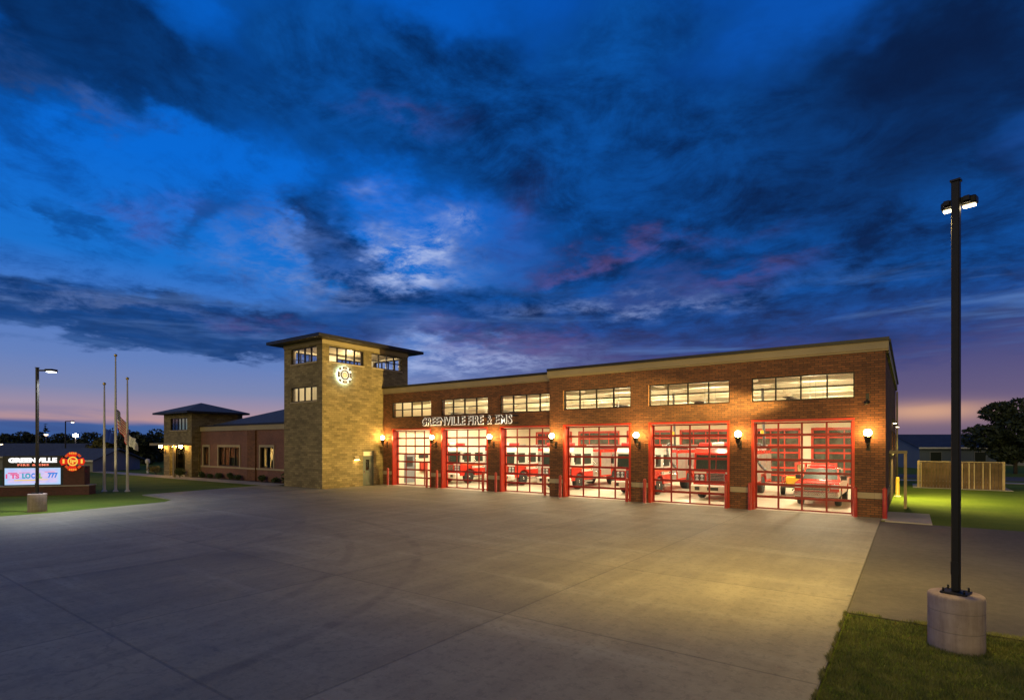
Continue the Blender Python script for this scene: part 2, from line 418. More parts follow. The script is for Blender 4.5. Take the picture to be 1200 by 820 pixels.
def ground_mats():
    # lawn
    m, t, b = mat('lawn'); P = t.nodes.new('ShaderNodeNewGeometry').outputs['Position']
    n1 = noise(t, P, .35, 4); n2 = noise(t, P, 9, 6, .7); n3 = noise(t, P, 60, 3, .7)
    c = mixc(t, (n1*.45+n2*.35+n3*.3).step(.32, .72), (.060,.112,.012), (.155,.205,.028))
    t.links.new(c.o, b.inputs['Base Color']); b.inputs['Roughness'].default_value = .9; b.inputs['Specular IOR Level'].default_value = .1
    bn = nd(t, 'ShaderNodeBump', None, Strength=.9, Distance=.04, Height=n2*.6+n3*.5); t.links.new(bn.outputs[0], b.inputs['Normal'])
    # concrete of the apron, with saw-cut joints, slab tints, tyre marks and stains
    m, t, b = mat('apron_concrete'); P = t.nodes.new('ShaderNodeNewGeometry').outputs['Position']
    s = nd(t, 'ShaderNodeSeparateXYZ', None, Vector=P); X, Y = V(t, s.outputs[0]), V(t, s.outputs[1])
    def joint(c, off, w, hw):
        f = ((c-off)/w); fr = (f-f.f('FLOOR')); dd = (fr-.5).f('ABSOLUTE')
        return dd.step(.5-hw/w*2.2, .5-hw/w), f.f('FLOOR')
    jx, ix = joint(X, -.95, 5.06, .014); jy, iy = joint(Y, 26.9, 4.7, .014)
    wn = nd(t, 'ShaderNodeTexWhiteNoise', {'noise_dimensions': '2D'}, Vector=nd(t, 'ShaderNodeCombineXYZ', None, X=ix, Y=iy).outputs[0])
    tint = V(t, wn.outputs[0])
    n1 = noise(t, P, .16, 5, .6, .5); n2 = noise(t, P, 1.1, 6, .65); n3 = noise(t, P, 26, 4, .7)
    ST = nd(t, 'ShaderNodeCombineXYZ', None, X=X*1.6, Y=Y*.13).outputs[0]; st = noise(t, ST, 1, 5, .65)   # traffic streaks towards the doors
    g = (tint*.14+n1*.5+n2*.4+st*.4-.32)
    c = mixc(t, g.step(.05, .75), (.132,.118,.080), (.375,.335,.232))
    def tyre(cx, cy, r, w):
        dd = (((X-cx)*(X-cx)+(Y-cy)*(Y-cy)).f('SQRT')-r).f('ABSOLUTE'); return dd.step(w, w*.3)*n2.step(.35, .65)
    ar = (tyre(-26, 5, 10.0, .22)+tyre(-26, 5, 8.1, .22)+tyre(-20, 2, 12.5, .2)+tyre(-20, 2, 10.6, .2)*.7)*(X.step(-24,-18))
    c = mixc(t, ar*.45, c, (.07,.062,.058))
    oil = noise(t, P, .55, 3, .5).step(.60, .74)
    c = mixc(t, oil*.35, c, (.09,.08,.072))
    vo = nd(t, 'ShaderNodeTexVoronoi', {'feature': 'DISTANCE_TO_EDGE'}, Scale=.16); wv = nd(t, 'ShaderNodeVectorMath', {'operation': 'ADD'}, i0=P, i1=nd(t, 'ShaderNodeTexNoise', None, Vector=P, Scale=1.3, Detail=6.0).outputs['Color']); t.links.new(wv.outputs[0], vo.inputs['Vector'])
    crack = V(t, vo.outputs['Distance']).step(.007, .002)*n1.step(.50, .60)
    c = mixc(t, crack*.22, c, (.05,.045,.04))
    drip = noise(t, P, 2.3, 2, .5).step(.70, .76)*n1.step(.45,.6)
    c = mixc(t, drip*.4, c, (.06,.055,.05))
    wash = noise(t, nd(t, 'ShaderNodeCombineXYZ', None, X=X*.10, Y=Y*.9).outputs[0], 1, 6, .7).step(.5, .75)
    c = mixc(t, wash*.5, c, (.43,.40,.30))
    n8 = noise(t, P, 6.5, 5, .75); c = mixc(t, n8.step(.52, .34)*.40, c, (.11,.104,.078))
    j = (jx.f('MAXIMUM', jy))
    c = mixc(t, j*.42, c, (.07,.066,.055))
    c = mixc(t, n3.step(.55, .72)*.32, c, (.47,.44,.33))
    t.links.new(c.o, b.inputs['Base Color'])
    t.links.new((n2*.25+.52).o, b.inputs['Roughness'])
    bn = nd(t, 'ShaderNodeBump', None, Strength=.35, Distance=.01, Height=n3*.5+n2*.6-j*1.5); t.links.new(bn.outputs[0], b.inputs['Normal'])
    # asphalt
    m, t, b = mat('asphalt'); P = t.nodes.new('ShaderNodeNewGeometry').outputs['Position']
    n1 = noise(t, P, .3, 5, .6); n3 = noise(t, P, 45, 3, .7)
    n5 = noise(t, P, 4.5, 5, .7); c = mixc(t, (n1*.45+n3*.35+n5*.35-.08).step(.3, .7), (.062,.055,.040), (.140,.124,.092)); t.links.new(c.o, b.inputs['Base Color']); b.inputs['Roughness'].default_value = .8
    bn = nd(t, 'ShaderNodeBump', None, Strength=.5, Distance=.01, Height=n3); t.links.new(bn.outputs[0], b.inputs['Normal'])
    # walk concrete
    m, t, b = mat('walk_concrete'); P = t.nodes.new('ShaderNodeNewGeometry').outputs['Position']
    n1 = noise(t, P, .5, 5, .6); n3 = noise(t, P, 30, 3, .7)
    c = mixc(t, (n1*.6+n3*.4).step(.3, .7), (.30,.27,.22), (.46,.42,.35)); t.links.new(c.o, b.inputs['Base Color']); b.inputs['Roughness'].default_value = .8
    # american flag
    m, t, b = mat('flag_stripes'); uv = t.nodes.new('ShaderNodeUVMap').outputs[0]; s = nd(t, 'ShaderNodeSeparateXYZ', None, Vector=uv); U, Vv = V(t, s.outputs[0]), V(t, s.outputs[1])
    k = (Vv*13.0).f('FLOOR').f('MODULO', 2.0)
    c = mixc(t, k, (.46,.015,.03), (.70,.66,.62))
    ca = U.f('LESS_THAN', .40)*Vv.f('LESS_THAN', 7/13)
    su = (U*(11/.40)); sv = (Vv*(9/(7/13)))
    par = (su.f('FLOOR')+sv.f('FLOOR')).f('MODULO', 2.0)
    fu = su-su.f('FLOOR')-.5; fv = sv-sv.f('FLOOR')-.5
    star = (fu*fu+fv*fv).f('LESS_THAN', .14)*(1.0-par)
    c = mixc(t, ca, c, (.012,.02,.10)); c = mixc(t, ca*star, c, (.70,.70,.70))
    t.links.new(c.o, b.inputs['Base Color']); b.inputs['Roughness'].default_value = .8
    # led screen: pale lavender picture with pink and blue washes
    m, t, b = mat('led_screen'); uv = t.nodes.new('ShaderNodeTexCoord').outputs['Generated']
    s = nd(t, 'ShaderNodeSeparateXYZ', None, Vector=uv); U, W = V(t, s.outputs[0]), V(t, s.outputs[2])
    n = noise(t, uv, 5, 3)
    c = mixc(t, n.step(.35, .65), (.50,.52,.92), (.74,.58,.86))
    e = ((U-.5).f('ABSOLUTE').step(.40, .5)).f('MAXIMUM', (W-.5).f('ABSOLUTE').step(.34, .5))
    c = mixc(t, e*.8, c, (.40,.70,.98))
    b.inputs['Base Color'].default_value = (.02,.02,.02,1); t.links.new(c.o, b.inputs['Emission Color']); b.inputs['Emission Strength'].default_value = 1.0
ground_mats()
for nm, col in (('px_pink',(.80,.10,.28)),('px_blue',(.03,.22,.75)),('px_teal',(.02,.36,.50)),('px_green',(.25,.50,.04)),('px_yellow',(.95,.62,.08)),('px_orange',(.60,.06,.005)),('px_red',(.9,.03,.01)),('px_amber',(.9,.30,.03)),('px_violet',(.45,.22,.75))):
    emit(nm, col, 1.0, (.02,.02,.02))

def text_mesh(txt, size, depth, bold=0.0, spacing=1.0, sx=1.0, align='CENTER'):
    """lettering as mesh data lying in the xz plane, face towards -y"""
    cu = bpy.data.curves.new('lettering', 'FONT'); cu.body = txt; cu.size = size; cu.extrude = depth/2; cu.offset = bold; cu.space_character = spacing
    cu.align_x = align; cu.resolution_u = 3
    o = bpy.data.objects.new('lettering', cu); C.objects.link(o); bpy.context.view_layer.update()
    me = bpy.data.meshes.new_from_object(o.evaluated_get(bpy.context.evaluated_depsgraph_get()))
    bpy.data.objects.remove(o); bpy.data.curves.remove(cu)
    me.transform(Matrix.Diagonal((sx, 1, 1, 1))); me.transform(Matrix.Rotation(R(90), 4, 'X')); return me
def lettering(name, me, m, parent, loc, rz=0.0, label=None):
    me.materials.clear(); me.materials.append(m)
    o = bpy.data.objects.new(name, me); C.objects.link(o); o.parent = parent; o.location = loc; o.rotation_euler = (0,0,rz)
    if label: o['label'] = label
    return o

# ------------------------------------------------------------------ fire station
YR, YL, XT = 27.92, 28.45, -33.0          # right bay front, left bay front, tower's east face
def xat(px, y):
    a = (px-600)/F_PX; c, s = math.cos(YAW), math.sin(YAW)
    return y*(c*a - s)/(s*a + c)
DOORS = [(-32.0,-27.88,YL), (-26.88,-22.65,YL), (-21.64,-17.52,YL), (-16.55,-12.28,YR), (-11.27,-7.12,YR), (-6.12,-1.92,YR)]
DH = 4.27
st = thing('fire_station', 'long brick fire station with six glazed red doors, stone tower and office wing', 'fire station', (-17, 28, 0))
OFF = Vector((17, -28, 0))
def part(mb, name, mats, parent=None, label=None):
    """mesh given in world metres, hung under the station (or one of its parts)"""
    o = mb.build(name, mats, parent or st, label)
    if parent is None: o.location = OFF
    return o

WZ0, WZ1 = 5.13, 6.27
def window(axis, p, a, b, z0, z1, cols, rows, sgn=-1, pane='glass_clear', sill=None, frame='frame_bronze', th=.12, name='window'):
    """window set in a wall plane axis=p, opening towards sgn; frame with bars, one pane behind, sill"""
    mb = MB(); inn = -sgn
    def bx(m, u0, u1, d0, d1, z0, z1, mm=0):
        A, B = p+inn*d0, p+inn*d1
        if axis == 'y': m.box(u0, u1, A, B, z0, z1, mm)
        else: m.box(A, B, u0, u1, z0, z1, mm)
    f = .055
    bx(mb, a, b, .06, .06+th, z0, z0+f); bx(mb, a, b, .06, .06+th, z1-f, z1)
    bx(mb, a, a+f, .06, .06+th, z0+f, z1-f); bx(mb, b-f, b, .06, .06+th, z0+f, z1-f)
    for i in range(1, cols): u = a+(b-a)*i/cols; bx(mb, u-.03, u+.03, .065, .055+th, z0+f, z1-f)
    for j in range(1, rows):
        z = z0+(z1-z0)*j/rows
        for i in range(cols): bx(mb, a+(b-a)*i/cols+(.03 if i else f), a+(b-a)*(i+1)/cols-(.03 if i < cols-1 else f), .07, .05+th, z-.030, z+.030)
    w = part(mb, name, M[frame])
    g = MB(); bx(g, a+.01, b-.01, .11, .116, z0+.01, z1-.01); g.build('pane', M[pane], w)
    if sill:
        s_ = MB(); bx(s_, a-.06, b+.06, -.05, .058, z0-.10, z0-.001); s_.build('sill', M[sill], w)
    return w
holesL = [(a, b, -1, DH) for a, b, y in DOORS[:3]] + [(a, b, WZ0, WZ1) for a, b, y in DOORS[:3]]
holesR = [(a, b, -1, DH) for a, b, y in DOORS[3:]] + [(a, b, WZ0, WZ1) for a, b, y in DOORS[3:]]
holesL = [(a, min(b, -17.56), c, d) for a, b, c, d in holesL]
mb = MB(); mb.wall('y', YL, .38, XT, -17.5, 0, 6.97, holesL)
part(mb, 'bay_wall', M['brick_red'])
mb = MB(); mb.wall('y', YR, .38, -17.5, -.81, 0, 7.07, holesR); mb.box(-17.5, -17.1, YR+.383, YL+.38, 0, 7.02)
part(mb, 'bay_wall', M['brick_red'])
mb = MB(); mb.wall('x', -1.19, .38, YR+.383, 49, 0, 7.02, [(33.0, 34.1, -1, 2.3), (37.0, 40.5, 2.6, 3.9), (43.0, 46.5, 2.6, 3.9)])
part(mb, 'side_wall', M['brick_red'])
# stone bands on the piers
for a, b, y in [(-32.99,-32.02,YL), (-27.86,-26.9,YL), (-22.63,-21.66,YL), (-17.5,-16.57,YR), (-12.26,-11.29,YR), (-7.1,-6.14,YR), (-1.9,-.78,YR)]:
    mb = MB(); mb.box(a+.01, b-.01, y-.03, y+.02, .80, 1.05); part(mb, 'stone_band', M['stone_band'])
mb = MB(); mb.box(-.83, -.777, YR+.03, 32.8, .80, 1.05); part(mb, 'stone_band', M['stone_band'])
# fascia + coping
def parapet(x0, x1, y, z, ret=None):
    mb = MB(); mb.box(x0, x1, y-.10, y+.38, z+.13, z+.46)
    mb.box(x0, x1, y-.05, y+.3, z+.05, z+.128)
    part(mb, 'fascia', M['fascia_tan'])
    mb = MB(); mb.box(x0-.0, x1+.02, y-.17, y+.44, z+.462, z+.60)
    part(mb, 'coping', M['metal_dark'])
parapet(XT, -17.62, YL, 6.92); parapet(-17.6, -.70, YR, 7.02)
mb = MB(); mb.box(-1.19, -.71, YR+.383, 49.05, 7.02, 7.48); part(mb, 'fascia', M['fascia_tan'])
mb = MB(); mb.box(-1.25, -.64, YR+.443, 49.1, 7.482, 7.62); part(mb, 'coping', M['metal_dark'])
# roof, floor, inside walls of the hall
mb = MB(); mb.box(XT+.02, -1.2, YL+.4, 48.8, 6.95, 7.2); part(mb, 'roof_deck', M['int_ceiling'])
mb = MB(); mb.box(XT+.02, -1.2, YR+.2, 48.8, -.15, .004); part(mb, 'bay_floor', M['int_floor'])
mb = MB(); mb.wall('y', 48.6, .35, XT+.02, -1.2, 0, 6.95, [(a, b, -1, 4.27) for a, b, y in DOORS] + [(a, b, WZ0, WZ1) for a, b, y in DOORS])
mb.box(XT+.02, XT+.12, YL+.4, 48.6, 0, 6.95); mb.box(-1.32, -1.2, YR+.4, 32.8, 0, 6.95); mb.box(-1.32, -1.2, 34.3, 48.6, 0, 2.55); mb.box(-1.32, -1.2, 34.3, 48.6, 3.95, 6.95)
part(mb, 'inner_wall', M['int_wall'])
for a, b, y in DOORS:
    mb = MB(); n, q = 7, 4; H, W = 4.25/n, (b-a)/q
    for k in range(n+1): mb.box(a, b, 48.66, 48.72, max(0, k*H-.06), k*H+.06 if k < n else 4.26)
    for k in range(q+1): mb.box(a+k*W-.045 if k else a, a+k*W+.045 if k < q else b, 48.655, 48.725, .06, 4.2)
    mb.box(a-.12, a-.001, 48.5, 48.598, 0, 4.35); mb.box(b+.001, b+.12, 48.5, 48.598, 0, 4.35); mb.box(a-.12, b+.12, 48.5, 48.597, 4.27, 4.39)
    rd = part(mb, 'rear_door', M['red_paint'])
    mb = MB(); mb.box(a+.01, b-.01, 48.69, 48.70, .02, 4.24); mb.build('glass', M['glass_rear'], rd)
    window('y', 48.95, a, b, WZ0, WZ1, 4, 2, sgn=1, pane='glass_rear')
mb = MB()
for y in (31.5, 35.0, 38.5, 42.0, 45.5):
    mb.box(XT+.13, -1.33, y-.10, y+.10, 6.30, 6.38); mb.box(XT+.13, -1.33, y-.10, y+.10, 6.86, 6.94); mb.box(XT+.13, -1.33, y-.015, y+.015, 6.38, 6.86)
for i in range(5):
    x = (DOORS[i][1]+DOORS[i+1][0])/2
    mb.box(x-.09, x+.09, 29.0, 48.4, 6.42, 6.62)
part(mb, 'roof_beam', M['steel_cream'])
mb = MB(); mb.box(XT+.121, XT+.16, 30.5, 31.6, .01, 2.3); idr = part(mb, 'inner_door', M['siding'])
mb = MB(); mb.box(XT+.161, XT+.17, 30.7, 31.4, 1.3, 2.1); mb.build('door_window', M['glass_cab' if 0 else 'cabinet_black'], idr)
mb = MB(); mb.box(XT+.121, XT+.28, 32.2, 33.0, .9, 1.6); part(mb, 'hose_cabinet', M['shelf_red'])
mb = MB(); mb.box(XT+.121, XT+.15, 32.1, 33.2, 1.95, 2.35); part(mb, 'notice_panel', M['cabinet_black'])
# door tracks and heater tubes under the ceiling
for a, b, y in DOORS:
    mb = MB()
    for x in (a+.08, b-.08): mb.box(x-.04, x+.04, y+.62, y+4.6, 4.42, 4.50)
    mb.tube(((a+b)/2-1.9, y+.75, 4.62), ((a+b)/2+1.9, y+.75, 4.62), .09, .09, 10)
    part(mb, 'door_track', M['steel_dark'])
    mb = MB(); mb.tube((a+.6, y+6, 5.6), (a+.6, y+17, 5.6), .10, .10, 10); mb.box(a+.35, a+.85, y+5.9, y+17.1, 5.74, 5.78)
    part(mb, 'heater_tube', M['steel_dark'])

def overhead_door(a, b, y, k):
    yd = y+.40
    mb = MB(); n, c = 7, 4; x0, x1 = a+.11, b-.11; z0, z1 = .03, DH-.12
    H = (z1-z0)/n; W = (x1-x0)/c
    for i in range(n+1): z = z0+i*H; w = .058 if 0 < i < n else .07; mb.box(x0, x1, yd, yd+.05, max(z0, z-w), min(z1, z+w))
    for j in range(c+1):
        x = x0+j*W; w = .040 if 0 < j < c else .06
        for i in range(n): mb.box(max(x0, x-w), min(x1, x+w), yd+.003, yd+.047, z0+i*H+(.058 if i else .07), z0+(i+1)*H-(.058 if i < n-1 else .07))
    d = part(mb, 'overhead_door', M['red_door'])
    g = MB(); g.box(x0+.02, x1-.02, yd+.020, yd+.026, z0+.02, z1-.02); g.build('glass', M['glass_clear'], d)
    j = MB(); j.box(a+.001, a+.11, y-.02, yd+.2, 0, DH-.121); j.box(b-.11, b-.001, y-.02, yd+.2, 0, DH-.121); j.box(a+.001, b-.001, y-.015, yd+.2, DH-.09, DH-.001)
    j.build('door_jamb', M['red_paint'], d)
for k, (a, b, y) in enumerate(DOORS): overhead_door(a, b, y, k)

for a, b, y in DOORS: window('y', y, a, min(b, -17.57) if y == YL else b, WZ0, WZ1, 4, 2)
for a, b in ((37.0, 40.5), (43.0, 46.5)): window('x', -.81, a, b, 2.6, 3.9, 3, 1, sgn=1, sill='stone_band')
# steel side door on the east wall
mb = MB(); mb.box(-.90, -.86, 33.05, 34.05, 0, 2.26); sd = part(mb, 'side_door', M['door_green'])
mb = MB(); mb.sphere((-.82, 33.95, 1.0), .04, 10); mb.build('handle', M['chrome'], sd)
mb = MB(); mb.box(-.80, -.08, 32.6, 34.5, 2.66, 2.80); cp = part(mb, 'door_canopy', M['fascia_tan'])
for yy in (32.62, 34.36): mb = MB(); mb.box(-.22, -.10, yy, yy+.12, 0, 2.659); mb.build('canopy_post', M['wood_pale'], cp)
# downpipe at the far end of the east wall
mb = MB(); mb.tube((-.72, 48.3, .1), (-.72, 48.3, 6.9), .06, .06, 10); part(mb, 'downpipe', M['fascia_tan'])

# ---- tower
TX0, TX1, TY0, TY1, TH = -37.7, XT, 23.0, 31.0, 10.42
u0, u1, v0, v1 = 8.93, 10.02, 6.18, 7.22
fw, sw = (-36.8, -33.65), [(23.55, 26.55), (27.3, 30.35)]
dw = (26.5, 27.5)
mb = MB()
mb.wall('y', TY0, .35, TX0, TX1, 0, TH, [(fw[0], fw[1], u0, u1), (fw[0], fw[1], v0, v1)])
mb.wall('y', TY1-.35, .35, TX0, TX1, 0, TH, [(fw[0], fw[1], u0, u1)])
mb.wall('x', TX1-.35, .35, TY0+.352, TY1-.352, 0, TH, [(a, b, u0, u1) for a, b in sw] + [(dw[0], dw[1], -1, 2.62)])
mb.wall('x', TX0, .35, TY0+.352, TY1-.352, 0, TH, [(a, b, u0, u1) for a, b in sw])
part(mb, 'tower_wall', M['stone_tan'])
# pale inner lining and floors
mb = MB()
for z0, z1, hz in ((8.45, 10.3, True), (5.75, 8.2, False)):
    ha = [(fw[0], fw[1], u0, u1)] if hz else [(fw[0], fw[1], v0, v1)]
    mb.wall('y', TY0+.36, .03, TX0+.4, TX1-.4, z0, z1, ha); mb.wall('y', TY1-.39, .03, TX0+.4, TX1-.4, z0, z1, ha if hz else [])
    hs = [(a, b, u0, u1) for a, b in sw] if hz else []
    mb.wall('x', TX1-.39, .03, TY0+.4, TY1-.4, z0, z1, hs); mb.wall('x', TX0+.36, .03, TY0+.4, TY1-.4, z0, z1, hs)
    mb.box(TX0+.36, TX1-.36, TY0+.36, TY1-.36, z0-.16, z0-.003); mb.box(TX0+.36, TX1-.36, TY0+.36, TY1-.36, z1+.003, z1+.1)
part(mb, 'tower_lining', M['int_wall'])
# a dividing wall in the middle storey, seen pale behind the lower window
mb = MB(); mb.box(TX0+.42, TX1-.42, 25.2, 25.3, 5.76, 8.19); part(mb, 'partition', M['int_wall'])
window('y', TY0, *fw, u0, u1, 4, 1, sill='stone_band'); window('y', TY0, *fw, v0, v1, 4, 1, sill='stone_band'); window('y', TY1, *fw, u0, u1, 4, 1, sgn=1)
for a, b in sw: window('x', TX1, a, b, u0, u1, 4, 2, sgn=1, sill='stone_band'); window('x', TX0, a, b, u0, u1, 4, 2, sgn=-1)
def hip_roof(x0, x1, y0, y1, z, h, th, ridge, name, m, soffit='metal_dark'):
    mb = MB(); mb.box(x0, x1, y0, y1, z-th, z, 0)
    cx, cy = (x0+x1)/2, (y0+y1)/2; e = .02
    if ridge == 0: top = [(cx, cy, z+h)]
    b = [(x0-.03,y0-.03,z+.003),(x1+.03,y0-.03,z+.003),(x1+.03,y1+.03,z+.003),(x0-.03,y1+.03,z+.003)]
    if ridge == 0: mb.add(b+[(cx,cy,z+h)], [(0,1,4),(1,2,4),(2,3,4),(3,0,4),(3,2,1,0)], 1)
    elif ridge > 0: mb.add(b+[(cx-ridge,cy,z+h),(cx+ridge,cy,z+h)], [(0,1,5,4),(2,3,4,5),(1,2,5),(3,0,4),(3,2,1,0)], 1)
    else: mb.add(b+[(cx,cy+ridge,z+h),(cx,cy-ridge,z+h)], [(0,1,4),(1,2,5,4),(2,3,5),(3,0,4,5),(3,2,1,0)], 1)
    return part(mb, name, [M[soffit], M[m]])
hip_roof(TX0-.9, TX1+.9, TY0-.9, TY1+.9, 10.62, .42, .2, -1.6, 'tower_roof', 'roof_slate')
# recessed stone corner strips and soffit trim
mb = MB(); mb.box(TX0-.04, TX1+.04, TY0-.04, TY1+.04, TH-.28, TH-.005); part(mb, 'tower_frieze', M['fascia_tan'])
# tower door with transom and small sign panel
mb = MB(); x = TX1-.12
mb.box(x, x+.06, dw[0]+.06, dw[1]-.06, .02, 2.18)
td = part(mb, 'tower_door', M['door_green'])
mb = MB(); mb.box(x-.02, x+.10, dw[0]+.001, dw[0]+.058, 0, 2.619); mb.box(x-.02, x+.10, dw[1]-.058, dw[1]-.001, 0, 2.619); mb.box(x-.02, x+.10, dw[0]+.06, dw[1]-.06, 2.182, 2.24); mb.box(x-.02, x+.10, dw[0]+.06, dw[1]-.06, 2.56, 2.619)
mb.build('door_frame', M['door_green'], td)
mb = MB(); mb.box(x+.02, x+.04, dw[0]+.06, dw[1]-.06, 2.24, 2.56); mb.build('transom', M['int_wall'], td)
mb = MB(); mb.box(x+.061, x+.07, dw[0]+.30, dw[0]+.62, 1.15, 1.95); mb.build('door_window', M['glass_office'], td)
mb = MB(); mb.box(x+.061, x+.12, dw[0]+.10, dw[0]+.16, .95, 1.12); mb.build('handle', M['chrome'], td)

# ---- office wing
WY = 24.75; WX0, WX1 = -54.6, TX0
wins = [(-54.1,-53.0,1), (-51.2,-47.5,4), (-44.1,-42.1,2), (-40.8,-39.6,0)]
wins = [w for w in wins if w[2]]
mb = MB(); mb.wall('y', WY, .35, WX0, WX1-.01, 0, 4.32, [(a, b, 1.15, 2.86) for a, b, n in wins]); mb.box(WX0, WX0+.35, WY+.36, 40, 0, 4.32); mb.box(WX0, WX1, 39.9, 40.25, 0, 4.32)
part(mb, 'office_wall', M['brick_wing'])
mb = MB(); mb.box(-46.0, -44.7, WY-.14, WY-.004, 0, 4.32); part(mb, 'pilaster', M['brick_red'])
mb = MB(); mb.box(WX0+.01, -46.01, WY-.06, WY-.003, .96, 1.10); mb.box(-44.69, WX1-.02, WY-.06, WY-.003, .96, 1.10); mb.box(-46.03, -44.67, WY-.19, WY-.145, .96, 1.10)
for a, b, n in wins:
    mb.box(a-.16, b+.16, WY-.05, WY-.003, 2.865, 3.05); mb.box(a-.16, a-.005, WY-.05, WY-.003, 1.101, 2.862); mb.box(b+.005, b+.16, WY-.05, WY-.003, 1.101, 2.862)
part(mb, 'stone_surround', M['stone_band'])
for a, b, n in wins: window('y', WY, a, b, 1.15, 2.86, n, 1, pane='glass_office')
mb = MB(); mb.box(WX0+.0, WX1-.02, WY-.10, WY+.35, 4.322, 4.74); part(mb, 'fascia', M['fascia_tan'])
mb = MB(); mb.box(WX0-.0, WX1-.02, WY-.16, WY+.40, 4.742, 4.82); part(mb, 'coping', M['metal_dark'])
hip_roof(-54.0, -33.2, 25.6, 40.0, 4.95, 2.45, .12, 3.4, 'office_roof', 'roof_slate')
mb = MB(); mb.box(WX0+.4, WX1-.02, WY+.4, 39.8, -.1, .05); mb.box(WX0+.4, WX1-.02, 29.4, 29.5, .05, 4.2); mb.box(WX0+.4, WX1-.02, WY+.4, 29.4, 3.0, 3.1)
part(mb, 'office_lining', M['int_wall'])
# furniture shapes added inside the office windows to stand for reflections in the panes
for (x0, x1, y0, y1, z0, z1, nm, mm) in [(-50.9,-50.3,.8,1.3,.05,1.9,'cabinet_stand_in','cabinet_black'), (-49.6,-48.9,1.6,2.1,.05,2.2,'cabinet_stand_in','siding'), (-52.6,-51.6,3.4,4.3,.05,2.4,'bookcase_stand_in','box_brown'), (-47.9,-47.6,.5,.54,1.2,2.8,'curtain_stand_in','gear_tan'), (-44.05,-43.5,.5,.54,1.2,2.8,'curtain_stand_in','cabinet_black'), (-46.6,-45.7,2.4,3.2,.05,1.7,'screen_stand_in','cabinet_black')]:
    mb = MB(); mb.box(x0, x1, WY+y0, WY+y1, z0, z1); part(mb, nm, M[mm])

# ---- entrance pavilion
PX0, PX1, PY0, PY1, PH = -60.6, -54.6, 23.9, 28.4, 6.02
mb = MB()
mb.wall('y', PY0, .35, PX0, PX1, 0, PH, [(-59.3, -56.0, -1, 2.9), (-59.1, -55.5, 4.45, 5.62)])
mb.wall('x', PX1-.35, .35, PY0+.352, PY1, 0, PH, [(24.5, WY-.02, -1, 2.9)]); mb.wall('x', PX0, .35, PY0+.352, PY1, 0, PH); mb.wall('y', PY1, .35, PX0, PX1, 0, PH)
part(mb, 'pavilion_wall', M['stone_tan'])
mb = MB(); mb.box(PX0+.36, PX1-.36, PY0+.36, PY1-.01, 2.93, 3.1); mb.box(PX0+.36, -59.2, 25.9, 26.0, 0, 2.92); mb.box(-56.1, PX1-.36, 25.9, 26.0, 0, 2.92)
part(mb, 'porch_lining', M['int_wall'])
pw = window('y', PY0, -59.1, -55.5, 4.45, 5.62, 5, 1, pane='glass_office', sill='stone_band')
mb = MB(); mb.box(PX0+.36, PX1-.36, PY0+.45, PY0+.5, 4.2, 5.9); part(mb, 'dark_blind', M['cabinet_black'])
mb = MB(); mb.box(-57.6, -55.56, PY0+.20, PY0+.21, 4.51, 5.56); mb.build('lit_blind', emit('lit_window', (.75,.9,.8), .55), pw)
window('x', -59.62, 24.28, 25.88, .02, 2.88, 3, 2, sgn=1, pane='glass_dark', name='entrance_door')
mb = MB(); mb.box(-60.2, -60.15, 24.62, 24.72, .1, 2.6); part(mb, 'lit_strip', M['lit_window'])
mb = MB(); mb.box(PX0-.5, PX1+.12, PY0-1.1, PY0-.004, 2.98, 3.20); part(mb, 'porch_canopy', M['fascia_tan'])
mb = MB(); mb.box(-56.15, -55.95, PY0-1.0, PY0-.8, .0, 2.978); part(mb, 'porch_post', M['fascia_tan'])
hip_roof(PX0-.75, PX1+.75, PY0-.75, PY1+.7, 6.2, 1.05, .16, 0, 'pavilion_roof', 'roof_slate')

# ---- lettering over the bays (halo lit channel letters): a sign of its own
sg = thing('building_sign', 'raised lettering reading GREENVILLE FIRE & EMS above the three left bay doors', 'sign', (-24.35, YL-.13, 4.42))
def fit(me, w, h):
    xs = [v.co.x for v in me.vertices]; zs = [v.co.z for v in me.vertices]
    me.transform(Matrix.Diagonal((w/(max(xs)-min(xs)), 1, h/(max(zs)-min(zs)), 1)))
    xs = [v.co.x for v in me.vertices]; zs = [v.co.z for v in me.vertices]
    me.transform(Matrix.Translation((-(max(xs)+min(xs))/2, 0, -min(zs)))); return me
for wd, p0, p1 in (('GREENVILLE', 494, 545), ('FIRE', 548, 566.5), ('&', 570.3, 576.3), ('EMS', 580, 600)):
    xa, xb = xat(p0, YL-.13), xat(p1, YL-.13); cx_ = (xa+xb)/2+24.35
    lettering('letter_face', fit(text_mesh(wd, .7, .05, .0, 1.08), xb-xa-.08, .54), M['letter_dark'], sg, (cx_, -.05, .05))
    lettering('letter_halo', fit(text_mesh(wd, .7, .05, .020, 1.08), xb-xa+.0, .61), M['halo_cream'], sg, (cx_, .02, 0))
mb = MB(); mb.box(-4.2, 4.2, .06, .12, .02, .10); mb.box(-4.2, 4.2, .06, .12, .5, .56); mb.build('mounting_rail', M['metal_dark'], sg)

